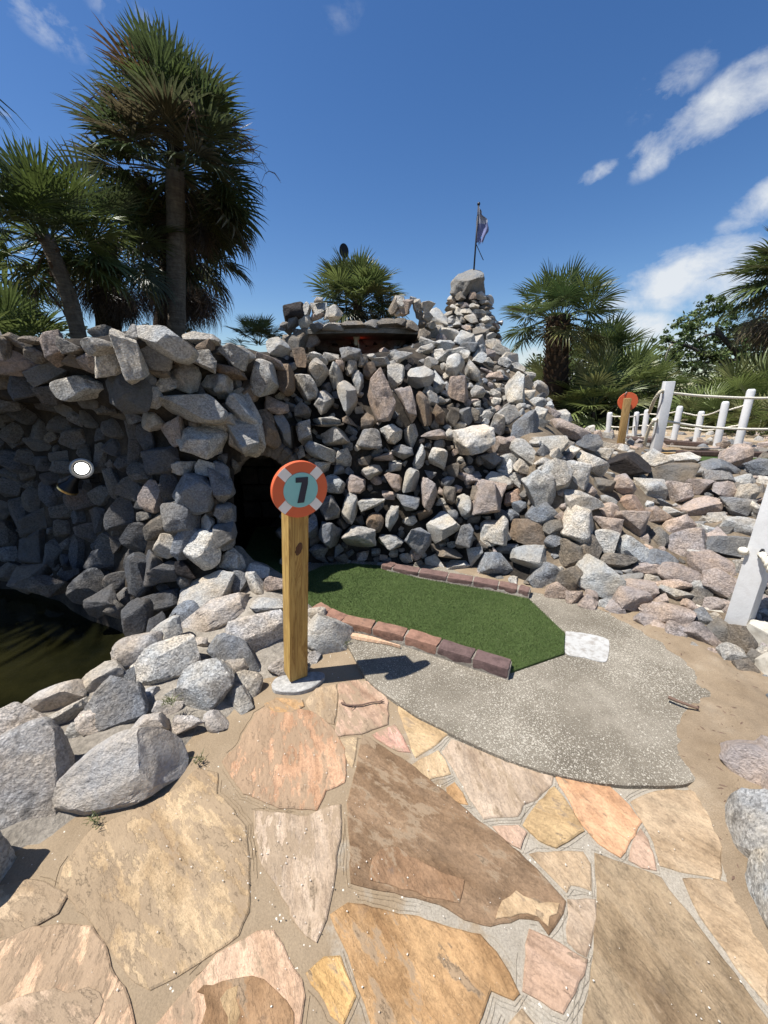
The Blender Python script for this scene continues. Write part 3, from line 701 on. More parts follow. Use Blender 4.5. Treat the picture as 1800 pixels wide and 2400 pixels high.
def bodymesh(name, c0, c1, hole=None):
    V = []; Fc = []; w = c1 - c0 + 1
    for r in range(nr):
        for c in range(c0, c1 + 1):
            p = rows[r][c]
            V.append(p + Vector((noise.noise(p * 3.1), noise.noise(p * 3.1 + Vector((9, 0, 0))), noise.noise(p * 3.1 + Vector((0, 9, 0))))) * .035
                       + Vector((noise.noise(p * 9), noise.noise(p * 9 + Vector((9, 0, 0))), noise.noise(p * 9 + Vector((0, 9, 0))))) * .012)
    for r in range(nr - 1):
        for c in range(c1 - c0):
            if hole and hole(r, c + c0): continue
            a = r * w + c; Fc.append((a, a + 1, a + w + 1, a + w))
    return mesh_from(name, V, Fc, True)
K_DOOR0, K_DOOR1 = 7 * PER, 8 * PER
def hole(r, c):
    if not (K_DOOR0 <= c < K_DOOR1) or r < PER * 1: return False
    x = (c + .5 - K_DOOR0) / PER * 2 - 1                       # arched head
    return r < PER * 4 - 2.2 * x * x
grotto_me = bodymesh('grotto_body', 0, 7 * PER + 3, hole); mound_me = bodymesh('mound_body', 7 * PER + 3, 12 * PER + 3, hole); slope_me = bodymesh('slope_body', 12 * PER + 3, ncd - 1)
grotto = thing('grotto_wall', 'shaded grey rock wall overhanging the dark pond, two lamps in its hollow', 'rock wall', P(250, 1450, Y=2.6))
mound = thing('rock_mound', 'steep mound of jagged grey stones around the cave mouth, above the green', 'rock mound', P(900, 1330, Y=3.0))
slope = thing('rubble_slope', 'low bank of pinkish and grey boulders falling from the boardwalk to the sand', 'rock bank', P(1480, 1300, z=.2))
put('mortar', grotto_me, MORTAR_DARK, grotto); put('mortar', mound_me, MORTAR_DARK, mound); put('mortar', slope_me, DIRT, slope)

# pond rim
st = [((-420, 2300), (-500, 2000), -.3), ((-250, 2200), (-300, 1850), -.3), ((30, 2030), (0, 1745), -.3), ((200, 1935), (130, 1675), -.3), ((300, 1898), (230, 1618), -.3), ((447, 1778), (330, 1562), -.3),
      ((580, 1650), (400, 1525), -.3), ((640, 1600), (440, 1497), -.3), ((745, 1560), (470, 1450), -.12), ((775, 1470), (480, 1405), .05), ((740, 1425), (505, 1355), .18), ((690, 1372), (530, 1310), .25), ((640, 1350), (540, 1280), .28)]
sec = []
for (a, b, zo) in st:
    pi = P(*a, z=-.01); po = P(*b, z=max(zo, -.25)); po.z = zo; h = .06 if zo < -.2 else .14
    m1 = pi.lerp(po, .22); m1.z = h * .75; m2 = pi.lerp(po, .5); m2.z = h + .01; m3 = pi.lerp(po, .74); m3.z = max(h * .7, zo)
    sec.append(catmull([pi, m1, m2, m3, po], 5))
rr_ = [catmull([s[k] for s in sec], 6) for k in range(len(sec[0]))]
V = []; Fc = []; w = len(rr_[0])
for row in rr_:
    for p in row: V.append(p + Vector((0, 0, noise.noise(p * 6) * .022 + noise.noise(p * 17) * .008)))
for r in range(len(rr_) - 1):
    for c in range(w - 1): a = r * w + c; Fc.append((a, a + 1, a + w + 1, a + w))
rim_me = mesh_from('rim_body', V, Fc, True)
rim = thing('pond_edge_wall', 'low sunlit kerb of big granite boulders between pond and path', 'boulder kerb', P(400, 1800, z=0))
put('mortar', rim_me, MORTAR_PALE, rim)

def tree_of(me): return BVHTree.FromPolygons([v.co[:] for v in me.vertices], [tuple(p.vertices) for p in me.polygons])
ground_me = mesh_from('g0', [(-9, -9, 0), (9, -9, 0), (9, 2.6, 0), (-9, 2.6, 0)], [(0, 1, 2, 3)])
BODIES = [(grotto, tree_of(grotto_me)), (mound, tree_of(mound_me)), (slope, tree_of(slope_me)), (rim, tree_of(rim_me)), (None, tree_of(ground_me))]
def cast(u, v, only=None):
    d = ray(u, v); best = None
    for root, t in BODIES:
        if only is not None and root is not only: continue
        loc, nrm, i, dist = t.ray_cast(EYE, d)
        if loc is not None and (best is None or dist < best[1]): best = (loc, dist, nrm, root)
    return best
OCC = np.zeros((640, 700), bool)                               # which part of the rock face a stone already covers (4 px cells)
OU, OV = -400, 500
occ_pts = []
def mark(u, v, w, h, ang, k=.92):
    a = R(ang); ca, sa = math.cos(a), math.sin(a); m = max(w, h) / 2 + 6
    for j in range(int((v - m - OV) // 4), int((v + m - OV) // 4) + 1):
        for i in range(int((u - m - OU) // 4), int((u + m - OU) // 4) + 1):
            if 0 <= j < OCC.shape[0] and 0 <= i < OCC.shape[1]:
                x = OU + i * 4 + 2 - u; y = -(OV + j * 4 + 2 - v)
                xr = x * ca + y * sa; yr = -x * sa + y * ca
                if (xr / (w / 2)) ** 2 + (yr / (h / 2)) ** 2 < k * k: OCC[j, i] = True
def frac(u, v, w, h):
    n = 0; t = 0
    for k in range(12):
        a = 2 * math.pi * k / 12
        for q in (.35, .8):
            i = int((u + math.cos(a) * w / 2 * q - OU) // 4); j = int((v + math.sin(a) * h / 2 * q - OV) // 4); t += 1
            if 0 <= j < OCC.shape[0] and 0 <= i < OCC.shape[1] and OCC[j, i]: n += 1
    return n / t
COUNT = {}
def stone_at(parent, pos, t, w, h, ang, tn, dfac=.9, mesh=None, mat=None, name='stone', roll=None):
    wx, hz = w * t / F, h * t / F; dy = math.sqrt(wx * hz) * dfac
    a = R(ang); ca, sa = math.cos(a), math.sin(a)
    fw = (pos - EYE).normalized()
    X = RIGHT * ca + UP * sa; Z = -RIGHT * sa + UP * ca
    if mesh is None: mesh = random.choice(LIB if max(w, h) > 44 else SMALL)
    # one of the shape's own six ways round, so that a repeated shape does not show
    perm = random.choice([(0, 1, 2), (2, 1, 0), (0, 2, 1), (1, 0, 2), (1, 2, 0), (2, 0, 1)]) if roll is None else (0, 1, 2)
    sg = [random.choice((-1, 1)) for _ in range(3)] if roll is None else [1, 1, 1]
    ax = [X * wx, fw * dy, Z * hz]; B = [None] * 3
    for k in range(3): B[perm[k]] = ax[k] * sg[k]
    M = Matrix(((B[0].x, B[1].x, B[2].x, pos.x), (B[0].y, B[1].y, B[2].y, pos.y), (B[0].z, B[1].z, B[2].z, pos.z), (0, 0, 0, 1)))
    if M.determinant() < 0: M = M @ Matrix.Diagonal((-1, 1, 1, 1))
    if mat is None: mat = GRANITE_RUST if tn == 'b' else GRANITE
    o = put(name, mesh, None, parent, color=tone(tn) if isinstance(tn, str) else tn)
    if not mesh.materials: mesh.materials.append(GRANITE)
    o.matrix_basis = world_of(parent).inverted() @ M if parent is not None else M
    if mat is not GRANITE:
        o.material_slots[0].link = 'OBJECT'; o.material_slots[0].material = mat
    COUNT[parent.name if parent else ''] = COUNT.get(parent.name if parent else '', 0) + 1
    return o
def rock(u, v, w, h, ang=0, tn='g', push=.22, parent=None, only=None, dfac=.9, mesh=None, mat=None, roll=None):
    """a stone seen at (u, v), w by h pixels, set into whatever rock face lies there"""
    c = cast(u, v, only); lo = cast(u, v + h * .38, only)
    if c is None and lo is None:
        for k in range(1, 14):
            lo = cast(u, v + h * .38 + 12 * k, only)
            if lo: break
        if lo is None: return None
    tl = depth_of(lo[0]) if lo else None; tc_ = depth_of(c[0]) if c else None
    if tc_ is None or (tl is not None and tc_ > tl + .6 * h * tl / F): t = tl + .15 * h * tl / F; root = lo[3]
    else: t = tc_; root = c[3]
    root = parent or root
    t -= push * math.sqrt(w * h) * t / F
    pos = EYE + ray(u, v) * t
    mark(u, v, w, h, ang)
    return stone_at(root if root else rim, pos, t, w, h, ang, tn, dfac, mesh, mat, roll=roll)

def fW(l, s=2.37, ou=500, ov=600): return [(ou + a[0] / s, ov + a[1] / s, a[2] / s, a[3] / s) + tuple(a[4:]) for a in l]
WALL = fW([(370,510,130,110,0,'g'),(130,555,170,110,-30,'g'),(320,590,180,50,-10,'p'),(485,570,75,120,0,'b'),(560,560,80,60,0,'g'),(650,565,100,50,0,'g'),(760,550,120,80,0,'d'),(1040,565,150,70,12,'g'),(930,590,110,50,0,'g'),
 (280,680,160,190,-35,'g'),(400,690,110,170,0,'b'),(205,755,120,130,0,'b'),(45,715,110,130,0,'g'),(100,650,180,60,-20,'b'),(170,870,110,210,40,'g'),(575,645,110,130,-30,'g'),(515,720,105,180,22,'g'),(680,670,72,140,0,'g'),
 (770,630,75,80,0,'g'),(870,640,80,90,0,'b'),(1010,670,110,140,0,'g'),(1150,680,150,130,-15,'g'),(1255,700,70,180,5,'g'),(1340,610,120,130,0,'w'),(1440,650,80,110,0,'g'),(1360,760,110,140,0,'p'),(1465,755,85,70,0,'g'),
 (610,815,105,140,-12,'g'),(748,790,105,200,10,'g'),(810,700,75,130,15,'g'),(930,790,150,270,8,'p'),(1075,830,95,210,5,'p'),(1165,850,80,200,10,'b'),(1215,790,60,90,0,'g'),(1250,880,75,120,0,'b'),(1395,890,85,110,10,'d'),
 (630,925,160,60,-8,'g'),(505,985,85,140,3,'g'),(680,1000,170,100,-3,'g'),(870,1020,140,120,-5,'d'),(985,990,130,105,-10,'w'),(1100,1000,80,140,5,'g'),(1225,995,150,55,2,'p'),(1440,1020,235,165,15,'w'),(760,920,90,60,0,'b'),(860,920,80,110,0,'b'),
 (60,925,130,90,5,'g'),(175,1010,180,200,20,'g'),(310,970,95,210,20,'b'),(400,980,80,200,25,'d'),(350,835,140,90,-15,'p'),(500,860,90,90,0,'e'),(600,1090,190,85,-15,'g'),(725,1120,90,110,0,'g'),(840,1140,90,60,0,'e'),(945,1125,110,50,10,'p'),
 (1010,1165,75,70,0,'g'),(1050,1090,130,75,-22,'d'),(1145,1120,62,150,-15,'g'),(1250,1125,110,120,0,'w'),(880,1200,120,75,20,'g'),(610,1180,90,80,0,'g'),(675,1265,120,110,0,'g'),(790,1265,110,110,0,'p'),(1000,1260,100,110,0,'p'),(1095,1250,85,150,-20,'g'),
 (1200,1320,100,200,5,'p'),(880,1365,150,75,25,'g'),(640,1400,130,140,0,'d'),(760,1400,85,180,-10,'g'),(1070,1370,150,90,-10,'d'),(900,1480,100,120,0,'b'),(990,1460,72,150,-8,'g'),(1090,1475,80,55,20,'g'),(1270,1500,170,150,25,'g'),(1175,1435,90,60,10,'b'),
 (1140,1580,145,140,-25,'d'),(1395,1555,105,140,0,'d'),(1560,1540,150,160,0,'w'),(1510,1350,175,185,0,'p'),(1395,1390,85,120,0,'g'),(1440,1235,90,80,0,'p'),(1590,1250,165,80,-18,'g'),(1630,1170,100,105,0,'w'),(1530,1140,120,90,-5,'d'),(1580,940,90,120,0,'g'),
 (1610,1050,120,105,0,'p'),(650,1550,130,150,0,'d'),(810,1560,200,125,-10,'g'),(985,1590,150,85,0,'g'),(545,1500,80,140,0,'d'),(590,1640,110,80,0,'d'),(1310,1650,150,60,-5,'e'),
 (920,1400,60,60,0,'d'),(1330,900,70,100,0,'e'),(1330,1190,70,80,0,'e'),(1290,620,60,50,0,'g'),(1480,1140,60,60,0,'e'),(1450,1330,60,110,0,'e'),(1310,1330,70,110,0,'e'),(1020,1290,60,60,0,'e'),(720,1480,70,80,0,'e'),(700,1190,60,60,0,'d'),(1330,1440,60,70,0,'d'),(1440,880,60,80,0,'e'),
 (600,590,70,50,0,'g'),(700,610,60,60,0,'p'),(830,590,70,60,0,'w'),(880,560,60,40,0,'g'),(990,610,70,50,0,'g'),(1210,600,80,80,0,'g'),(1270,560,90,60,0,'w'),(1390,560,80,60,0,'w'),(1470,570,80,70,0,'g'),
 (55,1260,100,210,5,'d'),(60,1430,110,110,0,'d'),(70,1545,115,160,0,'d'),(10,1370,60,80,0,'e')])
LEFT = fW([(920,120,290,125,-12,'g'),(600,240,190,160,38,'w'),(720,190,120,260,25,'g'),(850,190,190,130,-35,'d'),(705,410,250,185,-22,'e'),(455,375,235,120,3,'g'),(290,280,220,85,3,'d'),(260,400,120,120,0,'d'),(140,385,130,120,0,'d'),(400,155,115,85,0,'g'),(300,160,88,165,0,'p'),
 (560,150,160,100,0,'g'),(95,120,125,55,-10,'g'),(100,235,170,150,0,'p'),(20,150,70,120,0,'g'),(200,195,90,80,0,'e'),(430,235,110,70,0,'e'),(500,230,100,110,-30,'p'),(200,120,130,35,0,'g'),(875,275,120,85,0,'e'),(1030,320,135,150,-25,'g'),(1125,235,150,110,5,'g'),(1120,110,170,75,-6,'g'),(1130,155,130,60,0,'b'),(1320,215,175,120,-18,'g'),(1210,355,150,115,0,'w'),
 (920,360,95,75,20,'g'),(850,430,75,110,10,'g'),(1060,475,350,145,-10,'g'),(1205,570,190,95,5,'g'),(1360,505,120,215,38,'w'),(1365,660,190,190,20,'g'),(1120,680,235,175,15,'w'),(960,620,120,150,0,'p'),(850,555,105,120,0,'g'),(1490,600,90,190,20,'b'),(825,650,85,140,15,'d'),(745,720,100,140,-30,'d'),
 (905,785,170,125,10,'d'),(1020,820,120,80,0,'g'),(1150,830,100,80,0,'g'),(945,915,78,165,0,'d'),(1230,900,85,215,3,'d'),(1085,970,190,205,0,'d'),(1005,1090,175,185,0,'d'),(1240,1075,110,105,0,'d'),(1245,1190,112,165,0,'d'),(855,990,110,160,0,'p'),(786,850,145,105,-20,'e'),(745,940,140,120,-15,'e'),
 (560,770,85,155,-15,'e'),(640,910,85,165,20,'e'),(690,1080,165,180,0,'d'),(551,1110,90,125,0,'d'),(455,1090,90,80,0,'d'),(890,1140,140,140,0,'e'),(765,1210,150,165,0,'d'),(480,1000,175,110,-5,'d'),(350,1065,110,90,0,'e'),(280,960,110,145,0,'d'),(195,1000,110,125,0,'e'),(95,780,135,140,0,'d'),
 (75,620,95,120,0,'g'),(40,540,85,60,0,'g'),(230,600,90,110,0,'e'),(240,690,150,70,-5,'e'),(335,580,105,90,0,'e'),(435,660,165,100,0,'e'),(510,560,110,80,0,'e'),(640,600,120,100,0,'e'),(120,1070,115,165,0,'d'),(220,1120,180,110,20,'e'),(210,1260,155,200,0,'d'),(310,1290,85,150,-12,'e'),
 (440,1280,90,190,0,'d'),(510,1180,150,105,-12,'d'),(590,1320,210,115,8,'d'),(745,1345,95,160,0,'d'),(862,1370,130,165,0,'d'),(945,1250,150,125,0,'g'),(1035,1230,88,190,-20,'d'),(1145,1150,64,125,-10,'g'),(1138,1275,180,190,0,'w'),(1290,1330,120,110,-25,'g'),(1030,1385,115,85,0,'k'),(50,1200,90,170,0,'d'),
 (60,930,110,110,0,'d'),(85,860,150,80,0,'e'),(380,820,140,70,12,'e'),(350,770,120,80,0,'e'),(170,850,90,90,0,'e'),(400,900,120,90,0,'e'),(700,800,100,80,0,'d'),(30,1050,80,120,0,'e'),(600,1230,100,90,0,'e'),(660,1240,80,110,0,'d'),(360,1160,110,90,0,'e'),(160,760,100,100,0,'e'),(300,880,100,80,0,'d')], ou=0, ov=750)
LOW = fW([(600,485,150,180,0,'d'),(790,350,160,225,5,'d'),(500,410,165,170,0,'d'),(910,490,310,105,18,'d'),(160,365,140,140,0,'e'),(285,410,190,90,0,'e'),(650,400,120,120,0,'d'),(755,590,130,200,-8,'d'),(875,640,80,150,-10,'d'),(930,335,160,110,5,'d'),(60,330,130,100,0,'e'),(395,360,90,80,0,'e'),(700,480,90,110,0,'e'),(960,620,60,110,0,'e'),(640,540,100,90,0,'e'),
 (1150,430,300,145,24,'w'),(1300,270,90,150,35,'w'),(1430,330,120,80,-15,'g'),(1340,395,95,120,0,'d'),(1425,410,165,85,-38,'g'),(1530,400,120,75,0,'p'),(1490,520,180,75,0,'g'),(1030,570,170,130,12,'d')], ou=0, ov=1200)
RIMB = fW([(1190,580,430,180,28,'q'),(1430,680,340,230,8,'q'),(925,850,360,270,14,'w'),(720,925,80,120,0,'d'),(1310,800,190,320,42,'d'),(1130,990,290,370,-18,'g'),(640,1080,310,330,25,'d'),(480,1075,100,70,20,'g'),(350,1150,250,110,28,'g'),(420,1225,100,110,0,'g'),
 (140,1475,470,560,18,'q'),(672,1435,610,400,17,'q'),(1360,970,190,190,-30,'g'),(940,1010,90,60,0,'g')], ou=0, ov=1200)
RIMR = fW([(565,925,260,200,-28,'w'),(500,800,100,60,-5,'g'),(575,865,70,105,12,'p'),(560,1160,90,90,0,'g')][:3], s=2.0738, ou=500, ov=1050)
SLOPE = fW([(475,840,110,170,-22,'d'),(430,650,90,150,10,'w'),(400,930,130,95,0,'p'),(490,960,85,170,38,'g'),(600,900,150,100,-38,'g'),(690,850,200,80,-22,'p'),(780,910,90,100,-30,'d'),(630,1070,135,150,-20,'g'),(730,1060,110,160,35,'g'),(800,1010,160,110,-25,'w'),(970,1020,215,105,-8,'k'),(1120,990,125,85,0,'w'),
 (1180,1065,200,110,5,'e'),(1240,985,145,60,15,'w'),(1430,1025,160,80,-25,'d'),(1490,985,120,110,0,'p'),(1610,1030,95,80,15,'d'),(1420,1085,125,80,-10,'d'),(1310,1050,80,50,0,'g'),(1530,1095,100,55,0,'g'),(1330,1125,130,80,5,'p'),(1440,1140,90,80,0,'p'),(1560,1160,70,105,-20,'g'),(1595,1245,90,70,-20,'g'),(1490,1220,130,80,-28,'d'),
 (1330,1230,165,95,20,'p'),(1210,1150,110,100,-35,'p'),(1090,1140,145,95,-8,'g'),(960,1120,110,95,-20,'p'),(860,1130,100,100,0,'e'),(790,1140,60,72,0,'p'),(750,1200,190,95,-30,'g'),(570,1150,125,210,25,'g'),(560,1250,140,100,0,'d'),(410,1090,145,85,-22,'g'),(385,1030,120,130,-15,'g'),(420,1175,95,65,10,'o'),(285,1175,168,170,0,'p'),(220,1080,80,65,0,'p'),(195,1220,80,120,0,'g'),
 (985,1215,135,95,-15,'o'),(880,1240,90,80,0,'p'),(740,1300,170,170,-10,'g'),(870,1310,130,95,-20,'p'),(990,1310,165,150,0,'p'),(1110,1275,110,90,-35,'p'),(1220,1320,130,75,5,'p'),(1120,1370,100,100,0,'e'),(1270,1400,205,160,-10,'p'),(1460,1420,180,110,0,'d'),(1530,1320,150,110,-22,'g'),(1370,1500,215,95,-5,'p'),(1320,1440,130,80,15,'g'),(1125,1480,145,95,-15,'d'),
 (990,1425,120,140,25,'g'),(880,1390,110,120,0,'g'),(770,1415,130,130,0,'e'),(690,1440,120,130,10,'e'),(510,1345,190,118,-5,'b'),(330,1345,140,130,0,'w'),(620,1320,85,95,-30,'e'),(190,1370,95,110,0,'d'),(515,1470,190,135,12,'g'),(395,1430,110,55,5,'d'),(330,1500,155,115,-8,'d'),(230,1460,70,90,-10,'g'),(145,1510,115,60,0,'w'),(35,1490,80,75,15,'w'),
 (570,1550,150,105,18,'d'),(690,1570,105,130,-10,'e'),(830,1565,205,165,-12,'g'),(920,1480,150,65,-12,'e'),(1060,1520,125,55,-8,'p'),(990,1565,100,40,0,'d'),(1100,1570,100,50,0,'g'),(1230,1560,190,105,-25,'p'),(1430,1600,120,170,28,'p'),(1010,1620,185,95,-8,'p'),(1540,1520,90,90,0,'g'),(1180,1610,160,70,-10,'p'),(1320,1600,110,70,-30,'g')], s=2.0738, ou=1000, ov=600)
EDGE = fW([(910,490,190,130,-8,'p'),(1100,562,245,115,-14,'p'),(1290,690,205,110,-35,'p'),(1510,715,175,160,-8,'e'),(1130,450,200,60,-10,'g'),(1640,1450,360,310,12,'p'),(1690,1850,340,500,-20,'f'),(1680,960,120,90,0,'d'),(1700,1080,100,130,0,'d')], s=2.37, ou=1100, ov=1200)
def grown(a, k=1.13): return (a[0], a[1], a[2] * k, a[3] * k) + tuple(a[4:])
def shade_hollow(a):                                                     # shade of the hollow and waterside painted into darker stone tones
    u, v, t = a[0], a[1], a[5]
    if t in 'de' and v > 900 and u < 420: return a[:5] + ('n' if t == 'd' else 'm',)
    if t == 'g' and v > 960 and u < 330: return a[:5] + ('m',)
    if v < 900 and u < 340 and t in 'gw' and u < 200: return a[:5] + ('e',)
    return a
for a in WALL: rock(*grown(a, 1.0), push=.5, dfac=1.35)
for a in LEFT: rock(*shade_hollow(grown(a, 1.16)), push=.10 if a[1] > 950 and a[0] < 330 else .2, dfac=.5 if a[1] > 950 and a[0] < 330 else .85)
for a in LOW: rock(*shade_hollow(grown(a, 1.14)), push=.16)
for a in RIMB: rock(*grown(a, 1.0), push=.09, dfac=.6, parent=rim, mesh=rock_mesh(int(a[0] * 7 + a[1]), 5, 10, .024, boxy=.5, sq=.45, chips=10, lo_=.74, skew=.10) if max(a[2], a[3]) > 110 else None, roll=0)
for a in [(35,1695,160,90,28,'q'),(125,1642,130,70,28,'q'),(240,1590,95,70,20,'g'),(325,1525,105,80,25,'q'),(390,1488,95,60,25,'g'),(222,1690,80,55,0,'q'),(350,1705,90,60,10,'q'),(440,1700,70,50,-20,'q'),(560,1640,80,55,-30,'g'),(505,1695,70,45,-30,'q'),(300,1660,60,45,0,'g'),(395,1655,60,50,10,'q'),(560,1560,70,60,10,'q')]:
    rock(*a, push=.12, parent=rim, dfac=.7)
for a in RIMR: rock(*a, push=.12, parent=rim, mesh=rock_mesh(int(a[0] * 7 + a[1]), 4, 10, .02, boxy=.6, sq=.5, lo_=.68, skew=.15), roll=0)
for a in SLOPE: rock(*grown(a, 1.12), push=.07, parent=None)
for a in EDGE: rock(*grown(a, 1.10), push=.12, parent=slope, mesh=rock_mesh(int(a[0] * 5 + a[1]), 4, 10, .02, boxy=.6, sq=.5, lo_=.68, skew=.15), roll=0)
for a in [(1930, 1900, 300, 300, 10, 'p'), (2000, 2250, 320, 330, 0, 'g'), (-180, 2080, 330, 300, 20, 'w'), (-330, 1850, 260, 220, 20, 'd')]:
    rock(*a, push=.1, parent=slope if a[0] > 900 else rim)

# the smaller stones between them
def fill(n, box, size, tones, root, maxcov=.34, push=.2, cond=None, dfac=.9):
    k = 0
    for _ in range(n):
        u = random.uniform(box[0], box[2]); v = random.uniform(box[1], box[3])
        if cond and not cond(u, v): continue
        i, j = int((u - OU) // 4), int((v - OV) // 4)
        if not (0 <= j < OCC.shape[0] and 0 <= i < OCC.shape[1]) or OCC[j, i]: continue
        c = cast(u, v)
        if c is None or c[3] is not root: continue
        t = depth_of(c[0]); s = random.uniform(*size) * F / t; asp = random.uniform(.62, 1.0)
        w, h = s, s * asp
        if frac(u, v, w, h) > maxcov: continue
        tl = push * math.sqrt(w * h) * t / F
        mark(u, v, w, h, 0, .9)
        stone_at(root, EYE + ray(u, v) * (t - tl), t - tl, w, h, random.uniform(-50, 50), random.choice(tones), dfac); k += 1
    return k
RIDGE = fW([(1010,520,150,95,-40,'w'),(1090,565,110,60,0,'w'),(960,600,90,60,0,'g'),(1010,600,90,70,0,'w'),(1095,625,140,70,-20,'w'),(960,672,115,70,5,'g'),(1060,690,110,60,0,'g'),(1185,655,120,80,-20,'w'),(1270,672,110,85,0,'w'),(1300,612,110,60,-15,'e'),(1205,710,140,60,-5,'d'),
 (930,722,120,50,5,'w'),(1110,742,150,50,0,'g'),(1270,742,110,60,20,'g'),(1005,742,80,55,0,'g'),(1380,690,90,70,0,'w'),(1425,732,110,60,-20,'g'),(1480,785,110,90,-20,'w'),(1340,752,80,60,0,'p'),(955,560,75,50,0,'w'),(930,640,65,85,0,'e'),(1530,840,90,60,-15,'w'),(1440,800,90,60,0,'g'),(1040,640,70,50,0,'p'),(1350,640,70,60,0,'g')], s=2.765, ou=660, ov=560)
for a in RIDGE: rock(*grown(a, 1.16), push=.22, dfac=.8)
fill(260, (-200, 1400, 840, 1760), (.06, .13), 'qqwg', rim, .06, .08)
fill(2500, (-250, 780, 560, 900), (.10, .22), 'fedgf', grotto, .28, .14)
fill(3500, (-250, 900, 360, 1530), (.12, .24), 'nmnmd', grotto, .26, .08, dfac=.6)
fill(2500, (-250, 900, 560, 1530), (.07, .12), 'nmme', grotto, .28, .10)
fill(1500, (640, 800, 1250, 1400), (.07, .13), 'gpdde', mound, .14, .22)
fill(1500, (640, 800, 1250, 1400), (.05, .08), 'gpdee', mound, .12, .12)
fill(6000, (1000, 780, 1460, 1100), (.10, .22), 'wwgwggp', mound, .36, .2, cond=lambda u, v: u > 1000 and v < 1000)
fill(6000, (1120, 720, 1480, 1100), (.10, .24), 'wggwgpd', slope, .38, .2)
fill(5000, (1200, 1000, 2000, 1650), (.08, .17), 'gpgdpe', slope, .30, .16)
fill(5000, (1120, 720, 1480, 1100), (.06, .10), 'wggwgpd', slope, .38, .2)
fill(3000, (1200, 1000, 2000, 1650), (.04, .08), 'gpgdpe', slope, .30, .16)
def merge_small(root, most=300):
    """the stones that show largest stay parts of their own; the rest become one"""
    ch = [o for o in root.children if o.name.split('.')[0] == 'stone']
    if len(ch) <= most: return
    wr = world_of(root)
    def shows(o):
        M = wr @ o.matrix_basis; return sum(M.col[k].xyz.length for k in range(3)) / max(depth_of(M.translation), .1)
    ch.sort(key=shows, reverse=True); V = []; Fc = []; T = []
    for o in ch[most:]:
        n0 = sum(len(v) for v in V); M = np.array(o.matrix_basis); me = o.data
        co = np.empty(len(me.vertices) * 3); me.vertices.foreach_get('co', co); co = co.reshape(-1, 3)
        V.append(co @ M[:3, :3].T + M[:3, 3]); Fc += [tuple(i + n0 for i in p.vertices) for p in me.polygons]; T.append(np.tile((*o.color[:3], 1.0), (len(co), 1)))
        bpy.data.objects.remove(o)
    me = bpy.data.meshes.new('small_stones'); me.from_pydata(np.concatenate(V).tolist(), [], Fc); me.update()
    at = me.color_attributes.new('tint', 'FLOAT_COLOR', 'POINT'); at.data.foreach_set('color', np.concatenate(T).ravel())
    me.polygons.foreach_set('use_smooth', [True] * len(me.polygons)); me.set_sharp_from_angle(angle=R(24)); me.materials.append(GRANITE_MIX)
    s = bpy.data.objects.new('small_stones', me); COL.objects.link(s); s.parent = root; tag(s, kind='stuff')
# ------------------------------------------------------------------ cave behind the opening (dark, laid in concrete blocks)
bl = bm_mesh('block', box_bm(.385, .08, .185, .012), False)
cave = thing('cave_passage', 'dark block-walled passage behind the arched opening left of the green', 'passage', P(600, 1300, z=0))
def quad(name, pts, mat, parent): return put(name, mesh_from(name, pts, [(0, 1, 2, 3)]), mat, parent)
xl, xr = -1.28, -.72; y0, y1, zt = 2.75, 4.3, 1.12
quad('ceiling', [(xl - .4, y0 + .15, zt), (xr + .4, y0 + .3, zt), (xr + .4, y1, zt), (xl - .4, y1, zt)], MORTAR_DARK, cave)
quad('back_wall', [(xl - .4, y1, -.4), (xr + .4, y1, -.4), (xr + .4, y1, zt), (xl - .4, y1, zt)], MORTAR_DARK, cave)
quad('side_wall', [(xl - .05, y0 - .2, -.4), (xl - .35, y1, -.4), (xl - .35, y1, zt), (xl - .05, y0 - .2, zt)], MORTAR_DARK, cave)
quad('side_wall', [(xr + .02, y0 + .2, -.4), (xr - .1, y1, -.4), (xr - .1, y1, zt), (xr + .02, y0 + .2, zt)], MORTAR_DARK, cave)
for k in range(6):
    for j in range(4):
        x = -1.62 + j * .4 + (.2 if k % 2 else 0)
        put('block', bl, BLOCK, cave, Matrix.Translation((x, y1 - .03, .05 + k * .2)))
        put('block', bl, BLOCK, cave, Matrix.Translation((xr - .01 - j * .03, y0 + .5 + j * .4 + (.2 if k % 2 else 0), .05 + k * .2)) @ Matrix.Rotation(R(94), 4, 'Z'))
# brick arch over the opening
ab = bm_mesh('arch_stone', box_bm(.075, .14, .12, .012), False)
for k in range(9):
    a = R(158 - 136 * k / 8); cx, cz = (P(604, 1150, Y=2.72).x, P(604, 1150, Y=2.72).z)
    put('arch_stone', ab, BLOCK, cave, Matrix.Translation((cx + .20 * math.cos(a), 2.74 + .03 * k, cz + .10 + .20 * math.sin(a))) @ Matrix.Rotation(R(90) - a, 4, 'Y'))

# ------------------------------------------------------------------ green with its brick edging
gpx = [(664,1236),(700,1221),(760,1217),(830,1222),(845,1233),(903,1248),(965,1259),(1020,1268),(1075,1278),(1143,1293),(1221,1367),(1219,1410),(1106,1449),(1015,1425),(943,1402),(872,1380),(803,1360),(735,1345),(697,1330),(640,1290)]
g3 = [P(x * D, y * D, z=.036) for x, y in gpx] + [P(600, 1372, z=.036), P(585, 1340, z=.036), P(575, 1290, z=.036), P(600, 1235, z=.036), P(668, 1235, z=.036), P(672, 1330, z=.036)]
gl = []
for i, p in enumerate(g3):
    q = g3[(i + 1) % len(g3)]; n = max(1, int((q - p).length / .05)); gl += [p.lerp(q, k / n) for k in range(n)]
green = structure('putting_green', prism('putting_green', [(p.x, p.y) for p in gl], .0, .036, .004), TURF, 'six-sided green of artificial turf with a brick edge on both long sides')
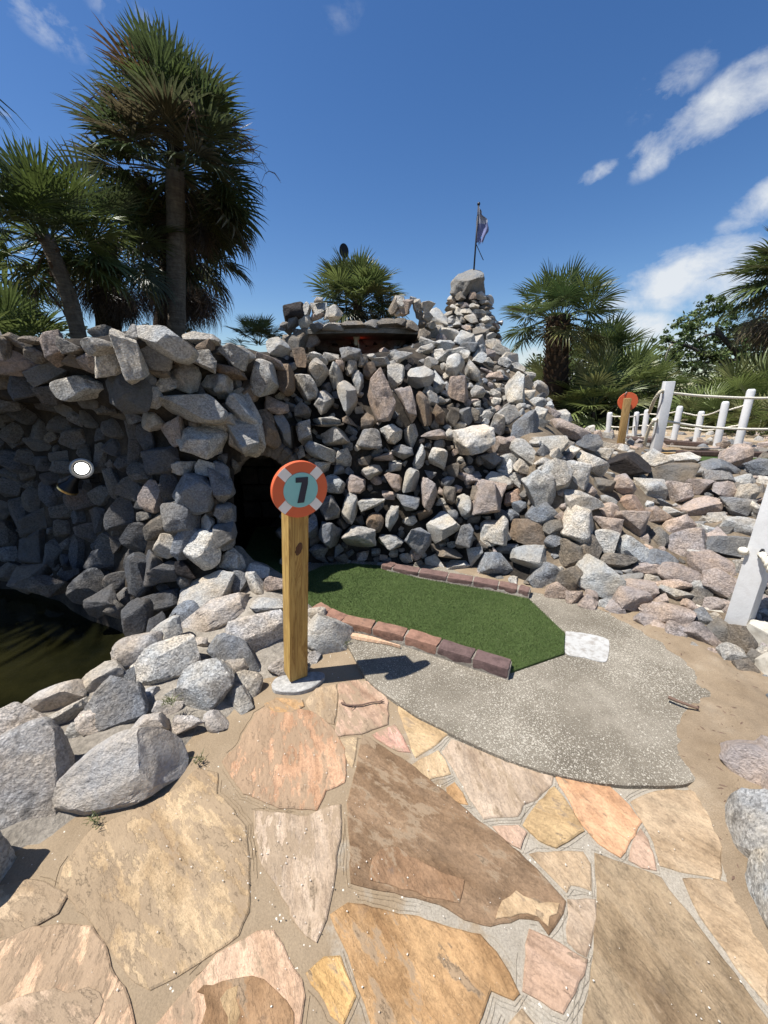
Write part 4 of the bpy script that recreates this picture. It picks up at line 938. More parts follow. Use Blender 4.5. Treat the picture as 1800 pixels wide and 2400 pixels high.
# its fibres
tri = tessellate_polygon([[Vector((p.x, p.y, 0)) for p in g3]])
ar = []; cum = 0
for t in tri:
    a, b, c = [Vector((g3[i].x, g3[i].y, .0355)) for i in t]; cum += (b - a).cross(c - a).length / 2; ar.append((cum, a, b, c))
V = []; Fc = []
nf = 62000
for k in range(nf):
    x = random.random() * cum
    for s, a, b, c in ar:
        if x <= s: break
    r1, r2 = random.random(), random.random()
    if r1 + r2 > 1: r1, r2 = 1 - r1, 1 - r2
    p = a + (b - a) * r1 + (c - a) * r2
    if p.y > 3.0 and random.random() < .5: continue
    an = random.random() * 6.283; wv = Vector((math.cos(an), math.sin(an), 0)) * .0014; h = random.uniform(.006, .013); ln = Vector((random.uniform(-1, 1), random.uniform(-1, 1), 0)) * .006
    o = len(V); V += [p - wv, p + wv, p + ln + Vector((0, 0, h))]; Fc.append((o, o + 1, o + 2))
f = put('turf_fibres', mesh_from('turf_fibres', V, Fc), FIBRE, green); tag(f, kind='stuff')

def worn_brick(seed, sx, sy, sz):
    bm = box_bm(sx, sy, sz, .007, 2, True)
    bmesh.ops.subdivide_edges(bm, edges=[e for e in bm.edges if e.calc_length() > .03], cuts=3, use_grid_fill=True)
    for v in bm.verts:
        p = v.co * 24 + Vector((seed * 9, 0, 0)); v.co += Vector((noise.noise(p), noise.noise(p + Vector((5, 0, 0))), noise.noise(p + Vector((0, 5, 0))))) * .0045
    return bm_mesh('brick', bm, True, 40)
def brick_row(name, label, pts, z, depth, h, cols_, back=1):
    W = [P(x * D, y * D, z=z) for x, y in pts]
    row = thing(name, label, 'brick edging', W[0])
    for i in range(len(W) - 1):
        a, b = W[i], W[i + 1]; t = (b - a).normalized(); nrm = Vector((-t.y, t.x, 0)) * back; L = (b - a).length
        me = worn_brick(i + int(z * 1000) + len(W), L - .007, depth, h * random.uniform(.96, 1.03))
        m = (a + b) / 2 + nrm * depth / 2; m.z = z - .002
        put('brick', me, BRICK, row, Matrix.Translation(m) @ Matrix.Rotation(math.atan2(t.y, t.x), 4, 'Z') @ Matrix.Rotation(R(random.uniform(-1.2, 1.2)), 4, 'X'), color=cols_[i % len(cols_)])
    V = []; Fc = []
    for i, p in enumerate(W):                                   # the mortar they are bedded in
        t = (W[min(i + 1, len(W) - 1)] - W[max(i - 1, 0)]).normalized(); nrm = Vector((-t.y, t.x, 0)) * back
        for o, zz in ((-.006, z - .02), (.006, z + h * .80), (depth - .006, z + h * .80), (depth + .006, z - .02)): q = p + nrm * o; V.append((q.x, q.y, zz))
        if i: o = 4 * i; Fc += [(o - 4, o, o + 1, o - 3), (o - 3, o + 1, o + 2, o - 2), (o - 2, o + 2, o + 3, o - 1)]
    n = 4 * (len(W) - 1); Fc += [(0, 1, 2, 3), (n + 3, n + 2, n + 1, n)]
    put('mortar', mesh_from('row_mortar', V, Fc), MORTAR_PALE, row)
brick_row('brick_edging', 'nearer row of worn red bricks along the front of the green', [(672,1330),(697,1346),(735,1363),(803,1378),(872,1396),(943,1419),(1018,1444),(1097,1470)], .020, .085, .068,
          [(.24, .14, .098), (.245, .135, .095), (.25, .145, .098), (.235, .135, .095), (.25, .14, .098), (.125, .082, .074), (.13, .085, .078)])
brick_row('brick_edging', 'farther row of low dark red bricks between green and rock mound', [(823,1230),(846,1237),(903,1247),(965,1258),(1020,1267),(1075,1277),(1117,1285),(1142,1291)], .030, .085, .046,
          [(.17, .105, .085), (.165, .105, .088), (.15, .095, .082), (.17, .105, .088), (.16, .10, .085)])

# ------------------------------------------------------------------ number sign on its post
def square_post(w, h, bevel=.006, ground=0):
    bm = box_bm(w, w, h, bevel, 2, True); return bm
base = P(694, 1590, z=0.0); base.z = .03
sign = thing('number_sign', 'round orange and white sign with number 7 on a yellow pine post', 'number sign', base)
yaw = R(33); rotz = Matrix.Rotation(yaw, 4, 'Z')                # the face looks right of the camera
bm = square_post(.092, 1.00); bmesh.ops.subdivide_edges(bm, edges=[e for e in bm.edges if e.calc_length() > .5], cuts=24, use_grid_fill=True)
tp = P(691, 1200, Y=base.y); lean = math.atan2(tp.x - base.x, tp.z - base.z); LEAN = Matrix.Rotation(lean, 4, 'Y')    # the post stands a little out of plumb
post = put('post', bm_mesh('post', bm, True, 30), PINE, sign, Matrix.Translation(base) @ LEAN @ rotz)
post.color = (1, 1, 1, 1)
# knot in the front of the post: a dark sunk oval with a raised rim
kn = Acc(); ring = []
for rr, dz in ((1.0, .0006), (.82, .0016), (.55, .0006)):
    ring.append([Vector((math.cos(2 * math.pi * k / 18) * .017 * rr * (1 + .12 * math.sin(3 * k)), -.0462 - dz, math.sin(2 * math.pi * k / 18) * .028 * rr + .012 * math.cos(2 * math.pi * k / 18) * rr)) for k in range(18)])
V = [p for r_ in ring for p in r_]; Fc = [(i * 18 + k, i * 18 + (k + 1) % 18, (i + 1) * 18 + (k + 1) % 18, (i + 1) * 18 + k) for i in range(2) for k in range(18)] + [tuple(36 + k for k in range(18))]
KNOT = mat_wood('knot_wood', (.09, .04, .018), (.05, .022, .012), (.13, .065, .03), 4)
put('knot', kn.add(V, Fc).mesh('knot', True), KNOT, sign, Matrix.Translation(base) @ LEAN @ Matrix.Translation((0, 0, .70)) @ rotz)
# concrete footing
ft = [P(u, v, z=.02) for u, v in [(636, 1603), (652, 1586), (700, 1577), (748, 1574), (762, 1584), (745, 1602), (724, 1614), (690, 1622), (644, 1618)]]
fm = prism('footing', [(p.x, p.y) for p in catmull(ft + [ft[0]], 4)[:-1]], -.03, .022, .004)
put('footing', fm, FOOTING, sign)
def lathe_y(profile, n=64):
    """(radius, y) outline spun about the y axis"""
    V = []; Fc = []
    for r, y in profile:
        for k in range(n): a = 2 * math.pi * k / n; V.append((r * math.cos(a), y, r * math.sin(a)))
    for i in range(len(profile) - 1):
        for k in range(n): Fc.append((i * n + k, i * n + (k + 1) % n, (i + 1) * n + (k + 1) % n, (i + 1) * n + k))
    Fc.append(tuple(range(n))); Fc.append(tuple((len(profile) - 1) * n + k for k in range(n))[::-1])
    return V, Fc
def fix_normals(me):
    bm = bmesh.new(); bm.from_mesh(me); bmesh.ops.recalc_face_normals(bm, faces=bm.faces[:]); bm.to_mesh(me); bm.free(); return me
def disc(name, prof, mat, parent, M, n=64, sharp=30):
    V, Fc = lathe_y(prof, n); me = mesh_from(name, V, Fc, True, sharp); fix_normals(me); return put(name, me, mat, parent, M)
RS = .119
zs = P(699, 1147, Y=1.52).z
fn = Vector((math.sin(yaw), -math.cos(yaw), 0))
cS = base + LEAN.to_3x3() @ (Vector((0, 0, zs - base.z)) + fn * (.046 + .013))
MS = Matrix.Translation(cS) @ LEAN @ rotz
dsc = disc('sign_disc', [(RS - .002, .012), (RS, .010), (RS, -.010), (RS - .002, -.012), (.001, -.012)], ORANGE, sign, MS)
disc('centre_disc', [(.074, -.0115), (.074, -.0135), (.0735, -.0145), (.001, -.0145)], TEAL, dsc, MS)
hw = .0205
for k in range(4):
    a = R(45 + 90 * k); ca, sa = math.cos(a), math.sin(a); pts = []
    for t_ in (-1, -.5, 0, .5, 1): q = hw * t_; r0 = math.sqrt(.0755 ** 2 - q * q); pts.append((r0 * ca - q * sa, r0 * sa + q * ca))
    for t_ in (1, .5, 0, -.5, -1): q = hw * t_; r0 = math.sqrt((RS - .0012) ** 2 - q * q); pts.append((r0 * ca - q * sa, r0 * sa + q * ca))
    V = [(x, -.0118, z) for x, z in pts] + [(x, -.0128, z) for x, z in pts]; n = len(pts)
    Fc = [tuple(range(n, 2 * n)), tuple(range(n))[::-1]] + [(i, (i + 1) % n, n + (i + 1) % n, n + i) for i in range(n)]
    put('white_band', fix_normals(mesh_from('white_band', V, Fc)), SIGNWHITE, dsc, MS)
sv = [(-105,242),(129,242),(127,122),(55,-238),(-73,-238),(12,147),(-105,150)]
k7 = RS / 532
V = [(x * k7, -.0143, y * k7) for x, y in sv] + [(x * k7, -.0172, y * k7) for x, y in sv]; n = len(sv)
Fc = [tuple(range(n, 2 * n)), tuple(range(n))[::-1]] + [(i, (i + 1) % n, n + (i + 1) % n, n + i) for i in range(n)]
put('numeral_seven', fix_normals(mesh_from('numeral_seven', V, Fc)), NAVY, dsc, MS)

# ------------------------------------------------------------------ white posts and ropes
def post_mesh(w, h, round_=False):
    if round_:
        prof = [(.001, 0), (w / 2, 0), (w / 2, h - .03), (w * .42, h - .008), (w * .3, h)]
        V = []; Fc = []; n = 14
        for r_, z in prof:
            for k in range(n): a = 2 * math.pi * k / n; V.append((r_ * math.cos(a), r_ * math.sin(a), z))
        for i in range(len(prof) - 1):
            for k in range(n): Fc.append((i * n + k, i * n + (k + 1) % n, (i + 1) * n + (k + 1) % n, (i + 1) * n + k))
        Fc.append(tuple((len(prof) - 1) * n + k for k in range(n)))
        return mesh_from('post', V, Fc, True, 40)
    bm = box_bm(w, w, h, .008, 2, True); return bm_mesh('post', bm, True, 35)
def rope_mesh(path, r, turns_per_m=16, name='rope'):
    """three strands twisted round a centre line"""
    P_ = catmull(path, 14); acc = Acc(); s = 0; S = [0]
    for i in range(1, len(P_)): s += (P_[i] - P_[i - 1]).length; S.append(s)
    n = max(12, int(s * turns_per_m * 9)); pts = []
    j = 0
    for k in range(n + 1):
        q = s * k / n
        while j < len(S) - 2 and S[j + 1] < q: j += 1
        f = (q - S[j]) / max(S[j + 1] - S[j], 1e-9); pts.append(P_[j].lerp(P_[j + 1], f))
    for st_ in range(3):
        path2 = []
        for k, p in enumerate(pts):
            t = (pts[min(k + 1, n)] - pts[max(k - 1, 0)]).normalized(); a = t.cross(Vector((.1, .3, 1))).normalized(); b = t.cross(a)
            w = 2 * math.pi * (s * k / n * turns_per_m + st_ / 3); path2.append(p + (a * math.cos(w) + b * math.sin(w)) * r * .5)
        V, Fc = tube(path2, r * .56, 5); acc.add(V, Fc)
    return acc.mesh(name, True)
def fpx(x, y): return 1380 + x / 3.95, 840 + y / 3.95
ZD = .60
def fence_post(parent, top, bot, w, z=ZD, round_=True):
    b = P(*fpx(*bot), z=z); t = P(*fpx(*top), Y=b.y); h = t.z - z
    lean = Matrix.Identity(4)
    tilt = math.atan2(t.x - b.x, h)
    M = Matrix.Translation(b - Vector((0, 0, .06))) @ Matrix.Rotation(tilt * .8, 4, 'Y') @ Matrix.Rotation(R(random.uniform(-20, 20)) if round_ else R(-14), 4, 'Z')
    o = put('post', post_mesh(w, h + .06, round_), WHITE_POST, parent, M); return b, t
rear = thing('rope_fence', 'far row of round white posts strung with two ropes behind the boardwalk', 'rope fence', P(*fpx(600, 740), z=ZD))
PB = [((195, 497), (180, 712)), ((352, 500), (338, 728)), ((445, 494), (422, 712)), ((540, 474), (508, 716)), ((845, 440), (785, 758)), ((1045, 488), (992, 770)), ((1265, 397), (1185, 812)), ((1505, 283), (1375, 825))]
wid = [.085, .08, .08, .085, .085, .085, .09, .095]
tops = []
for (t, b), w_ in zip(PB, wid): tops.append(fence_post(rear, t, b, w_))
for lvl in (.86, .42):
    for i in range(len(tops) - 1):
        a = tops[i][0].lerp(tops[i][1], lvl - (.06 if i == 6 and lvl > .5 else 0)); b = tops[i + 1][0].lerp(tops[i + 1][1], lvl - (.1 if i == 6 and lvl > .5 else 0)); m = a.lerp(b, .5); m.z -= .05 * (b - a).length
        put('rope', rope_mesh([a, a.lerp(m, .55) - Vector((0, 0, .008)), m, b.lerp(m, .55) - Vector((0, 0, .008)), b], .011, 12), ROPE_WHITE, rear)
front = thing('rope_fence', 'tall square white post with thick twisted ropes at the boardwalk edge', 'rope fence', P(*fpx(615, 862), z=ZD))
b_, t_ = fence_post(front, (742, 212), (615, 866), .105, round_=False)
def onA(x, y, dy=0): return P(*fpx(x, y), Y=b_.y + dy)
put('rope', rope_mesh([onA(690, 320), onA(800, 325, .06), onA(1000, 345, .1), onA(1300, 362, .1), onA(1500, 368, .1), onA(1660, 368, .12), onA(1900, 352, .2), onA(2300, 300, .3)], .016), ROPE_WHITE, front)
put('rope', rope_mesh([onA(640, 570), onA(730, 585, .06), onA(1000, 628, .1), onA(1250, 648, .1), onA(1450, 655, .1), onA(1660, 656, .12), onA(1900, 640, .2), onA(2300, 600, .3)], .016), ROPE_WHITE, front)
put('rope', rope_mesh([onA(700, 318), onA(672, 302, -.03), onA(640, 335, -.02), onA(605, 390, .05), onA(580, 450, .2), onA(560, 500, .45)], .020), ROPE, front)
put('rope', rope_mesh([onA(640, 572), onA(612, 565, -.03), onA(585, 600, -.02), onA(560, 650, .03), onA(538, 710, .06), onA(522, 770, .08), onA(520, 806, .1)], .020), ROPE, front)
V, Fc = lathe_y([(.001, -.03), (.02, -.024), (.03, 0), (.02, .024), (.001, .03)], 14)
put('knot', mesh_from('rope_knot', V, Fc, True), ROPE_WHITE, front, Matrix.Translation(onA(608, 572, -.03)))
put('knot', front.children[-1].data, None, front, Matrix.Translation(onA(678, 308, -.03)))

nb = P(1733, 1452, z=.13)
near = thing('rope_fence', 'big white square post close on the right with a rope through its hole', 'rope fence', nb)
Mn = Matrix.Translation(nb - Vector((0, 0, .1))) @ Matrix.Rotation(R(28), 4, 'Z')
put('post', post_mesh(.10, 1.1), WHITE_POST, near, Mn)
hp = P(1784, 1297, Y=nb.y - .05)
def nd(du, dv, dy): return P(1784 + du, 1297 + dv, Y=nb.y - .05 + dy)
fwn = (EYE - hp).normalized()
put('hole', fix_normals(mesh_from('hole', *lathe_y([(.026, .004), (.026, -.004), (.02, -.006), (.001, -.004)], 20), True)), BLACK_METAL, near, Matrix.Translation(hp) @ Matrix.Rotation(R(28), 4, 'Z'))
put('rope', rope_mesh([nd(0, 2, .01), nd(8, 10, -.05), nd(30, 55, -.10), nd(70, 120, -.12), nd(140, 200, -.16), nd(260, 260, -.2), nd(420, 250, -.25)], .018), ROPE_WHITE, near)
V, Fc = lathe_y([(.001, -.022), (.016, -.018), (.023, 0), (.016, .018), (.001, .022)], 16)
put('knot', mesh_from('rope_knot', V, Fc, True), ROPE_WHITE, near, Matrix.Translation(P(1742, 1291, Y=nb.y + .02)))
b2 = P(2350, 1500, z=.13)
put('post', post_mesh(.10, 1.1), WHITE_POST, near, Matrix.Translation(b2 - Vector((0, 0, .1))))
fr = []
for (u, v), z in zip([(1640, 1425), (1720, 1440), (1765, 1460), (1795, 1490), (1815, 1535), (1790, 1560), (1850, 1580), (1900, 1520), (1850, 1460), (1780, 1430), (1700, 1412)], [0] * 11): fr.append(P(u, v, z=.10))
me = rock_mesh(901, 4, 10, .05, boxy=.2)
for (u, v, w, h, a) in [(1700, 1428, 130, 42, -8), (1790, 1500, 110, 95, -40), (1820, 1560, 70, 90, -10)]:
    stone_at(near, P(u, v, z=.08), depth_of(P(u, v, z=.08)), w, h, a, (.66, .62, .52), .9, rock_mesh(900 + u, 4, 26, .035, boxy=.1), WHITE_FOOT, 'footing')

# ------------------------------------------------------------------ boardwalk terrace
structure('terrace_ground', mesh_from('terrace_ground', [(1.9, 4.55, ZD - .012), (10, 4.55, ZD - .012), (10, 13, ZD - .012), (1.9, 13, ZD - .012)], [(0, 1, 2, 3)]), PALE_EARTH, 'pale sandy terrace ground under the boardwalk')
bw = thing('boardwalk', 'weathered plank boardwalk framed by dark timbers on the sandy terrace', 'boardwalk', P(1560, 1045, z=ZD))
def timber(a, b, w, h, z, mat, name):
    p, q = P(*fpx(*a), z=z), P(*fpx(*b), z=z); L = (q - p).length; t = (q - p).normalized()
    o = put(name, bm_mesh(name, box_bm(L, w, h, .006, 1, True)), mat, bw, Matrix.Translation((p + q) / 2) @ Matrix.Rotation(math.atan2(t.y, t.x), 4, 'Z')); return o
timber((315, 760), (1098, 820), .10, .055, ZD, TIMBER, 'beam')
timber((360, 738), (940, 790), .10, .03, ZD, TIMBER, 'beam')
timber((640, 815), (1310, 862), .12, .025, ZD, GREYWOOD, 'beam')
timber((820, 892), (1640, 905), .10, .05, ZD, TIMBER, 'beam')
for k in range(9): timber((120 + 18 * k, 802 + 7.5 * k), (840 + 12 * k, 838 + 6 * k), .055, .012, ZD - .006, GREYWOOD if k % 2 else PINE_OLD, 'plank')
g2 = [P(*fpx(x, y), z=ZD + .004) for x, y in [(830, 905), (1700, 925), (1900, 980), (1500, 970), (1000, 945)]]
structure('second_green', prism('second_green', [(p.x, p.y) for p in g2], ZD - .02, ZD + .006), TURF, 'strip of green turf in front of the dark boardwalk beam')

for x, y, w, h, tn in [(1040,765,85,70,'p'),(1120,765,75,75,'g'),(1250,800,110,75,'p'),(1325,770,65,55,'g'),(720,735,90,45,'g'),(890,770,70,35,'p'),(1365,850,130,70,'w'),(370,720,55,35,'w'),(640,735,60,40,'g'),(1440,820,60,50,'g'),(470,712,50,30,'d'),(960,745,60,45,'d'),(130,745,180,115,'g'),(40,700,120,80,'g')]:
    u, v = fpx(x, y); q = P(u, v + h / 3.95 * .4, z=ZD); t = depth_of(q); stone_at(slope, EYE + ray(u, v) * t, t, w / 3.95, h / 3.95, random.uniform(-15, 15), tn)
# the far sign, seen from behind
sb = P(*fpx(290, 828), z=ZD); st_ = P(*fpx(358, 368), Y=sb.y)
bs = thing('number_sign', 'plain round orange sign on a brown post, seen from behind beside the boardwalk', 'number sign', sb)
tl = math.atan2(st_.x - sb.x, st_.z - sb.z)
Mb = Matrix.Translation(sb - Vector((0, 0, .05))) @ Matrix.Rotation(tl * .85, 4, 'Y') @ Matrix.Rotation(R(-18), 4, 'Z')
bm = square_post(.082, st_.z - sb.z + .05); put('post', bm_mesh('post', bm, True, 30), PINE_OLD, bs, Mb)
cb = P(*fpx(360, 400), Y=sb.y + .06)
Mb2 = Matrix.Translation(cb) @ Matrix.Rotation(R(-18), 4, 'Z')
ds = disc('sign_disc', [(.118, .012), (.12, .01), (.12, -.01), (.118, -.012), (.001, -.012)], ORANGE, bs, Mb2)
hk = tube([P(*fpx(330, 345), Y=cb.y), P(*fpx(350, 308), Y=cb.y), P(*fpx(362, 330), Y=cb.y), P(*fpx(400, 332), Y=cb.y), P(*fpx(425, 350), Y=cb.y)], .006, 6)
put('wire_hook', mesh_from('wire_hook', *hk, True), GREY_METAL, bs)

# ------------------------------------------------------------------ stone shelter on the mound
def gpx_(x, y): return 660 + x / 2.765, 560 + y / 2.765
shel = thing('stone_shelter', 'small stone shelter with a thick slab roof on top of the mound', 'stone shelter', P(840, 800, Y=5.4))
def block_mesh(name, x0, x1, y0_, y1_, z0, z1, amp=.04):
    bm = box_bm(x1 - x0, y1_ - y0_, z1 - z0); bmesh.ops.subdivide_edges(bm, edges=bm.edges[:], cuts=9, use_grid_fill=True)
    for v in bm.verts:
        v.co += Vector(((x0 + x1) / 2, (y0_ + y1_) / 2, (z0 + z1) / 2)); p = v.co * 5
        v.co += Vector((noise.noise(p), noise.noise(p + Vector((9, 0, 0))), noise.noise(p + Vector((0, 9, 0))))) * amp
    return bm_mesh(name, bm, True)
xa, xb = P(715, 770, Y=5.4).x, P(985, 770, Y=5.4).x
put('back_wall', block_mesh('back_wall', xa - .1, xb + .15, 6.15, 7.3, 1.4, 2.22), MORTAR_DARK, shel)
zf = P(850, 780, Y=5.2).z; zc_ = P(850, 752, Y=5.2).z
sl_pts = [(xa, 5.32), (P(800, 775, Y=5.2).x, 5.22), (P(900, 772, Y=5.22).x, 5.2), (P(985, 770, Y=5.4).x - .03, 5.34), (xb + .02, 6.4), (xa - .05, 6.4)]
put('slab', prism('slab', sl_pts, zf, zc_ - .07, .02), mat_mortar('slab_concrete', (.17, .155, .13), (.25, .23, .195), (.33, .30, .255)), shel)
def srock(x, y, w, h, tn, Y, ang=0, mesh=None, mat=None, parent=None, d=.9, k=1.14):
    w *= k; h *= k
    u, v = gpx_(x, y); p = P(u, v, Y=Y); return stone_at(parent or shel, p, depth_of(p), w / 2.765, h / 2.765, ang, tn, d, mesh, mat, roll=0 if mesh in SLABBY else None)
for a in [(235, 548, 95, 76, 'd'), (338, 552, 135, 66, 'g', 0), (468, 532, 150, 58, 'e'), (595, 536, 115, 78, 'd'), (690, 522, 130, 70, 'e'), (765, 520, 110, 66, 'e'), (835, 540, 110, 80, 'e', -20)]:
    srock(a[0], a[1] + 26, a[2], a[3] * .66, a[4], 5.25, a[5] if len(a) > 5 else 0, random.choice(SLABBY), d=1.3, k=1.16)
for a in [(155, 545, 75, 95, 'w'), (155, 462, 65, 80, 'w'), (237, 447, 105, 88, 'g'), (240, 395, 52, 34, 'w'), (300, 490, 44, 72, 'g'), (342, 480, 85, 85, 'g'), (230, 500, 100, 40, 'p'),
          (88, 478, 140, 105, 'k'), (80, 530, 85, 85, 'd'), (45, 580, 100, 70, 'd'), (15, 570, 60, 60, 'd'), (110, 615, 75, 60, 'd'), (75, 665, 180, 150, 'e'), (200, 660, 85, 70, 'p'), (185, 610, 60, 50, 'g'),
          (732, 430, 50, 115, 'e'), (768, 420, 62, 82, 'w'), (820, 438, 85, 90, 'p'), (880, 440, 55, 80, 'w'), (950, 445, 90, 72, 'g'), (850, 400, 50, 40, 'w'), (895, 500, 50, 65, 'e'), (945, 500, 60, 60, 'g'), (905, 540, 55, 65, 'e'), (790, 475, 70, 45, 'p'), (760, 480, 60, 50, 'w')]:
    srock(a[0], a[1], a[2], a[3], a[4], 5.4, random.uniform(-8, 8))
for a in [(880, 640, 75, 120, 'e'), (800, 640, 90, 90, 'd'), (720, 660, 90, 90, 'd'), (640, 650, 90, 80, 'd'), (560, 640, 80, 90, 'd'), (400, 670, 90, 60, 'e'), (330, 640, 90, 60, 'd'), (270, 690, 100, 70, 'd'), (440, 730, 80, 60, 'd'), (350, 720, 90, 50, 'e'), (500, 700, 90, 70, 'd'), (600, 740, 130, 80, 'e'), (720, 740, 100, 80, 'd'), (820, 730, 100, 70, 'd'), (250, 640, 70, 60, 'e'), (660, 700, 70, 60, 'e')]:
    srock(a[0], a[1], a[2], a[3], a[4], 6.05, random.uniform(-10, 10), d=.6)
# fill behind the loose stones on top
put('cap', block_mesh('cap', xa - .05, xb + .1, 6.2, 7.6, 2.1, 2.26, .05), SOIL, shel)
put('wing', block_mesh('wing', xa - .4, xa + .02, 5.75, 6.5, 1.5, 2.1, .06), MORTAR_PALE, shel)
put('wing', block_mesh('wing', xb + .04, xb + .30, 5.75, 6.6, 1.5, 2.18, .06), MORTAR_PALE, shel)

# ------------------------------------------------------------------ stone pillar
cx, cyl = P(1098, 760, Y=6.9).x, 6.95
pil = thing('stone_pillar', 'tapering pillar of stacked flat stones capped by one big lichen-grey boulder', 'stone pillar', (cx, cyl, 2.0))
V = []; Fc = []; n = 20; lv = [(1.3, .52), (1.9, .42), (2.2, .40), (2.5, .28), (2.8, .25)]
for z, r_ in lv:
    for k in range(n): a = 2 * math.pi * k / n; V.append((cx + r_ * math.cos(a), cyl + r_ * math.sin(a), z))
for i in range(len(lv) - 1):
    for k in range(n): Fc.append((i * n + k, i * n + (k + 1) % n, (i + 1) * n + (k + 1) % n, (i + 1) * n + k))
put('core', mesh_from('core', V, Fc, True), MORTAR_DARK, pil)
FLATS = [rock_mesh(600 + i, 3, 10, .025, boxy=.8) for i in range(8)]
z = 1.75
while z < 2.76:
    h = random.uniform(.055, .10); rad = np.interp(z, [1.7, 2.15, 2.4, 2.6, 2.8], [.50, .44, .34, .27, .24]); a = random.random() * .5
    while a < 2 * math.pi:
        wd = random.uniform(.12, .24)
        if math.sin(a) < .45:                                    # the side the path can see
            rr = rad + random.uniform(-.03, .03); p = Vector((cx + rr * math.cos(a), cyl + rr * math.sin(a), z + h / 2 + random.uniform(-.02, .02)))
            M = Matrix.Translation(p) @ Matrix.Rotation(a + math.pi / 2, 4, 'Z') @ Matrix.Rotation(R(random.uniform(-9, 9)), 4, 'Y') @ Matrix.Rotation(R(random.uniform(-12, 12)), 4, 'X') @ Matrix.Diagonal((wd, random.uniform(.16, .24), h * 1.3, 1))
            put('stone', random.choice(FLATS), GRANITE, pil, M, color=tone(random.choice('wgfgewpf')))
        a += wd / rad * .93
    z += h * .92
p = P(1098, 668, Y=6.85)
stone_at(pil, p, depth_of(p), 84, 72, -14, (.23, .23, .222), 1.0, rock_mesh(777, 5, 15, .035, boxy=.25), None, 'cap_boulder', roll=0)

# flag
pz0, pz1 = P(1110, 640, Y=6.85), P(1122, 478, Y=7.0)
flg = thing('flag', 'ragged faded blue-grey flag hanging on a thin black pole above the pillar', 'flag', pz0)
put('pole', mesh_from('pole', *tube([pz0 - Vector((0, 0, .1)), pz0.lerp(pz1, .5), pz1], .0125, 8), True), IRON, flg)
put('finial', fix_normals(mesh_from('finial', *lathe_y([(.001, -.025), (.02, -.015), (.024, 0), (.02, .015), (.001, .025)], 12), True)), IRON, flg, Matrix.Translation(pz1))
def ff(x, y): return P(1060 + x / 5.975, 470 + y / 5.975, Y=6.96)
left_e = [(372, 92), (350, 190), (338, 300), (342, 400), (332, 500), (328, 590)]
right_e = [(376, 92), (428, 200), (482, 300), (504, 380), (478, 480), (440, 590)]
NW = 12; V = []; Fc = []; Ls = catmull([ff(*p) for p in left_e], 8); Rs = catmull([ff(*p) for p in right_e], 8)
for j, (a, b) in enumerate(zip(Ls, Rs)):
    for i in range(NW + 1):
        s = i / NW; q = a.lerp(b, s); rag = (noise.noise(q * 14) * .035 if i == NW else 0)
        V.append(q + Vector((rag, math.sin(s * 9 + j * .12) * .035 * s + noise.noise(q * 6) * .03, (noise.noise(Vector((i * .9, 3, 1))) * .10 if j == len(Ls) - 1 else 0))))
for j in range(len(Ls) - 1):
    for i in range(NW):
        if j > len(Ls) - 9 and noise.noise(Vector((i * .9, j * .5, 2))) > .22 - .02 * (j - len(Ls)): continue
        a = j * (NW + 1) + i; Fc.append((a, a + 1, a + NW + 2, a + NW + 1))
hal = [f for f in Fc if f[0] // (NW + 1) < 18]; rest = [f for f in Fc if f[0] // (NW + 1) >= 18]
put('cloth', mesh_from('cloth', V, rest, True), FLAGCLOTH, flg); put('pale_cloth', mesh_from('pale_cloth', V, hal, True), FLAGPALE, flg)
put('cord', mesh_from('cord', *tube([ff(335, 610), ff(370, 690), ff(405, 770), ff(436, 836)], .006, 5)), IRON, flg)

# ------------------------------------------------------------------ lamps
def lamp_head(parent, pos, aim, r, L, body, lens, rim_mat):
    M = Matrix.Translation(pos) @ (-aim).to_track_quat('Y', 'Z').to_matrix().to_4x4()      # -y of the lamp looks along aim
    disc('lamp_body', [(r * .35, L), (r * .5, L * .8), (r * .55, L * .5), (r * .95, L * .1), (r, 0), (r, -.006), (r * .96, -.008)], body, parent, M, 32)
    disc('lamp_rim', [(r * 1.0, .002), (r * 1.06, 0), (r * 1.06, -.012), (r * .9, -.014), (r * .68, -.004)], rim_mat, parent, M, 32)
    disc('lens', [(r * .66, -.004), (r * .62, -.012), (r * .4, -.018), (.001, -.02)], lens, parent, M, 32)
h1 = cast(192, 1098, grotto)
twin = thing('flood_lamp', 'pair of small flood lamps on the shaded wall, one lit white, one turned away', 'flood lamp', h1[0])
p1 = P(192, 1098, Y=h1[0].y - .20); lamp_head(twin, p1, (EYE - p1 + Vector((-.25, -.3, .15))).normalized(), .066, .11, BLACK_METAL, LENS, GREY_METAL)
p2 = P(160, 1145, Y=h1[0].y - .20); lamp_head(twin, p2, Vector((-.62, -.12, -.78)).normalized(), .062, .11, BLACK_METAL, AMBER, mat_plain('brass_rim', (.75, .5, .2), .3, .9))
put('bracket', mesh_from('bracket', *tube([p1 + Vector((.01, .1, -.02)), (p1 + p2) / 2 + Vector((.04, .15, -.02)), p2 + Vector((.06, .03, .07))], .017, 8), True), BLACK_METAL, twin)
put('wall_box', bm_mesh('wall_box', box_bm(.09, .12, .09, .01)), BLACK_METAL, twin, Matrix.Translation((p1 + p2) / 2 + Vector((.04, .18, -.02))))
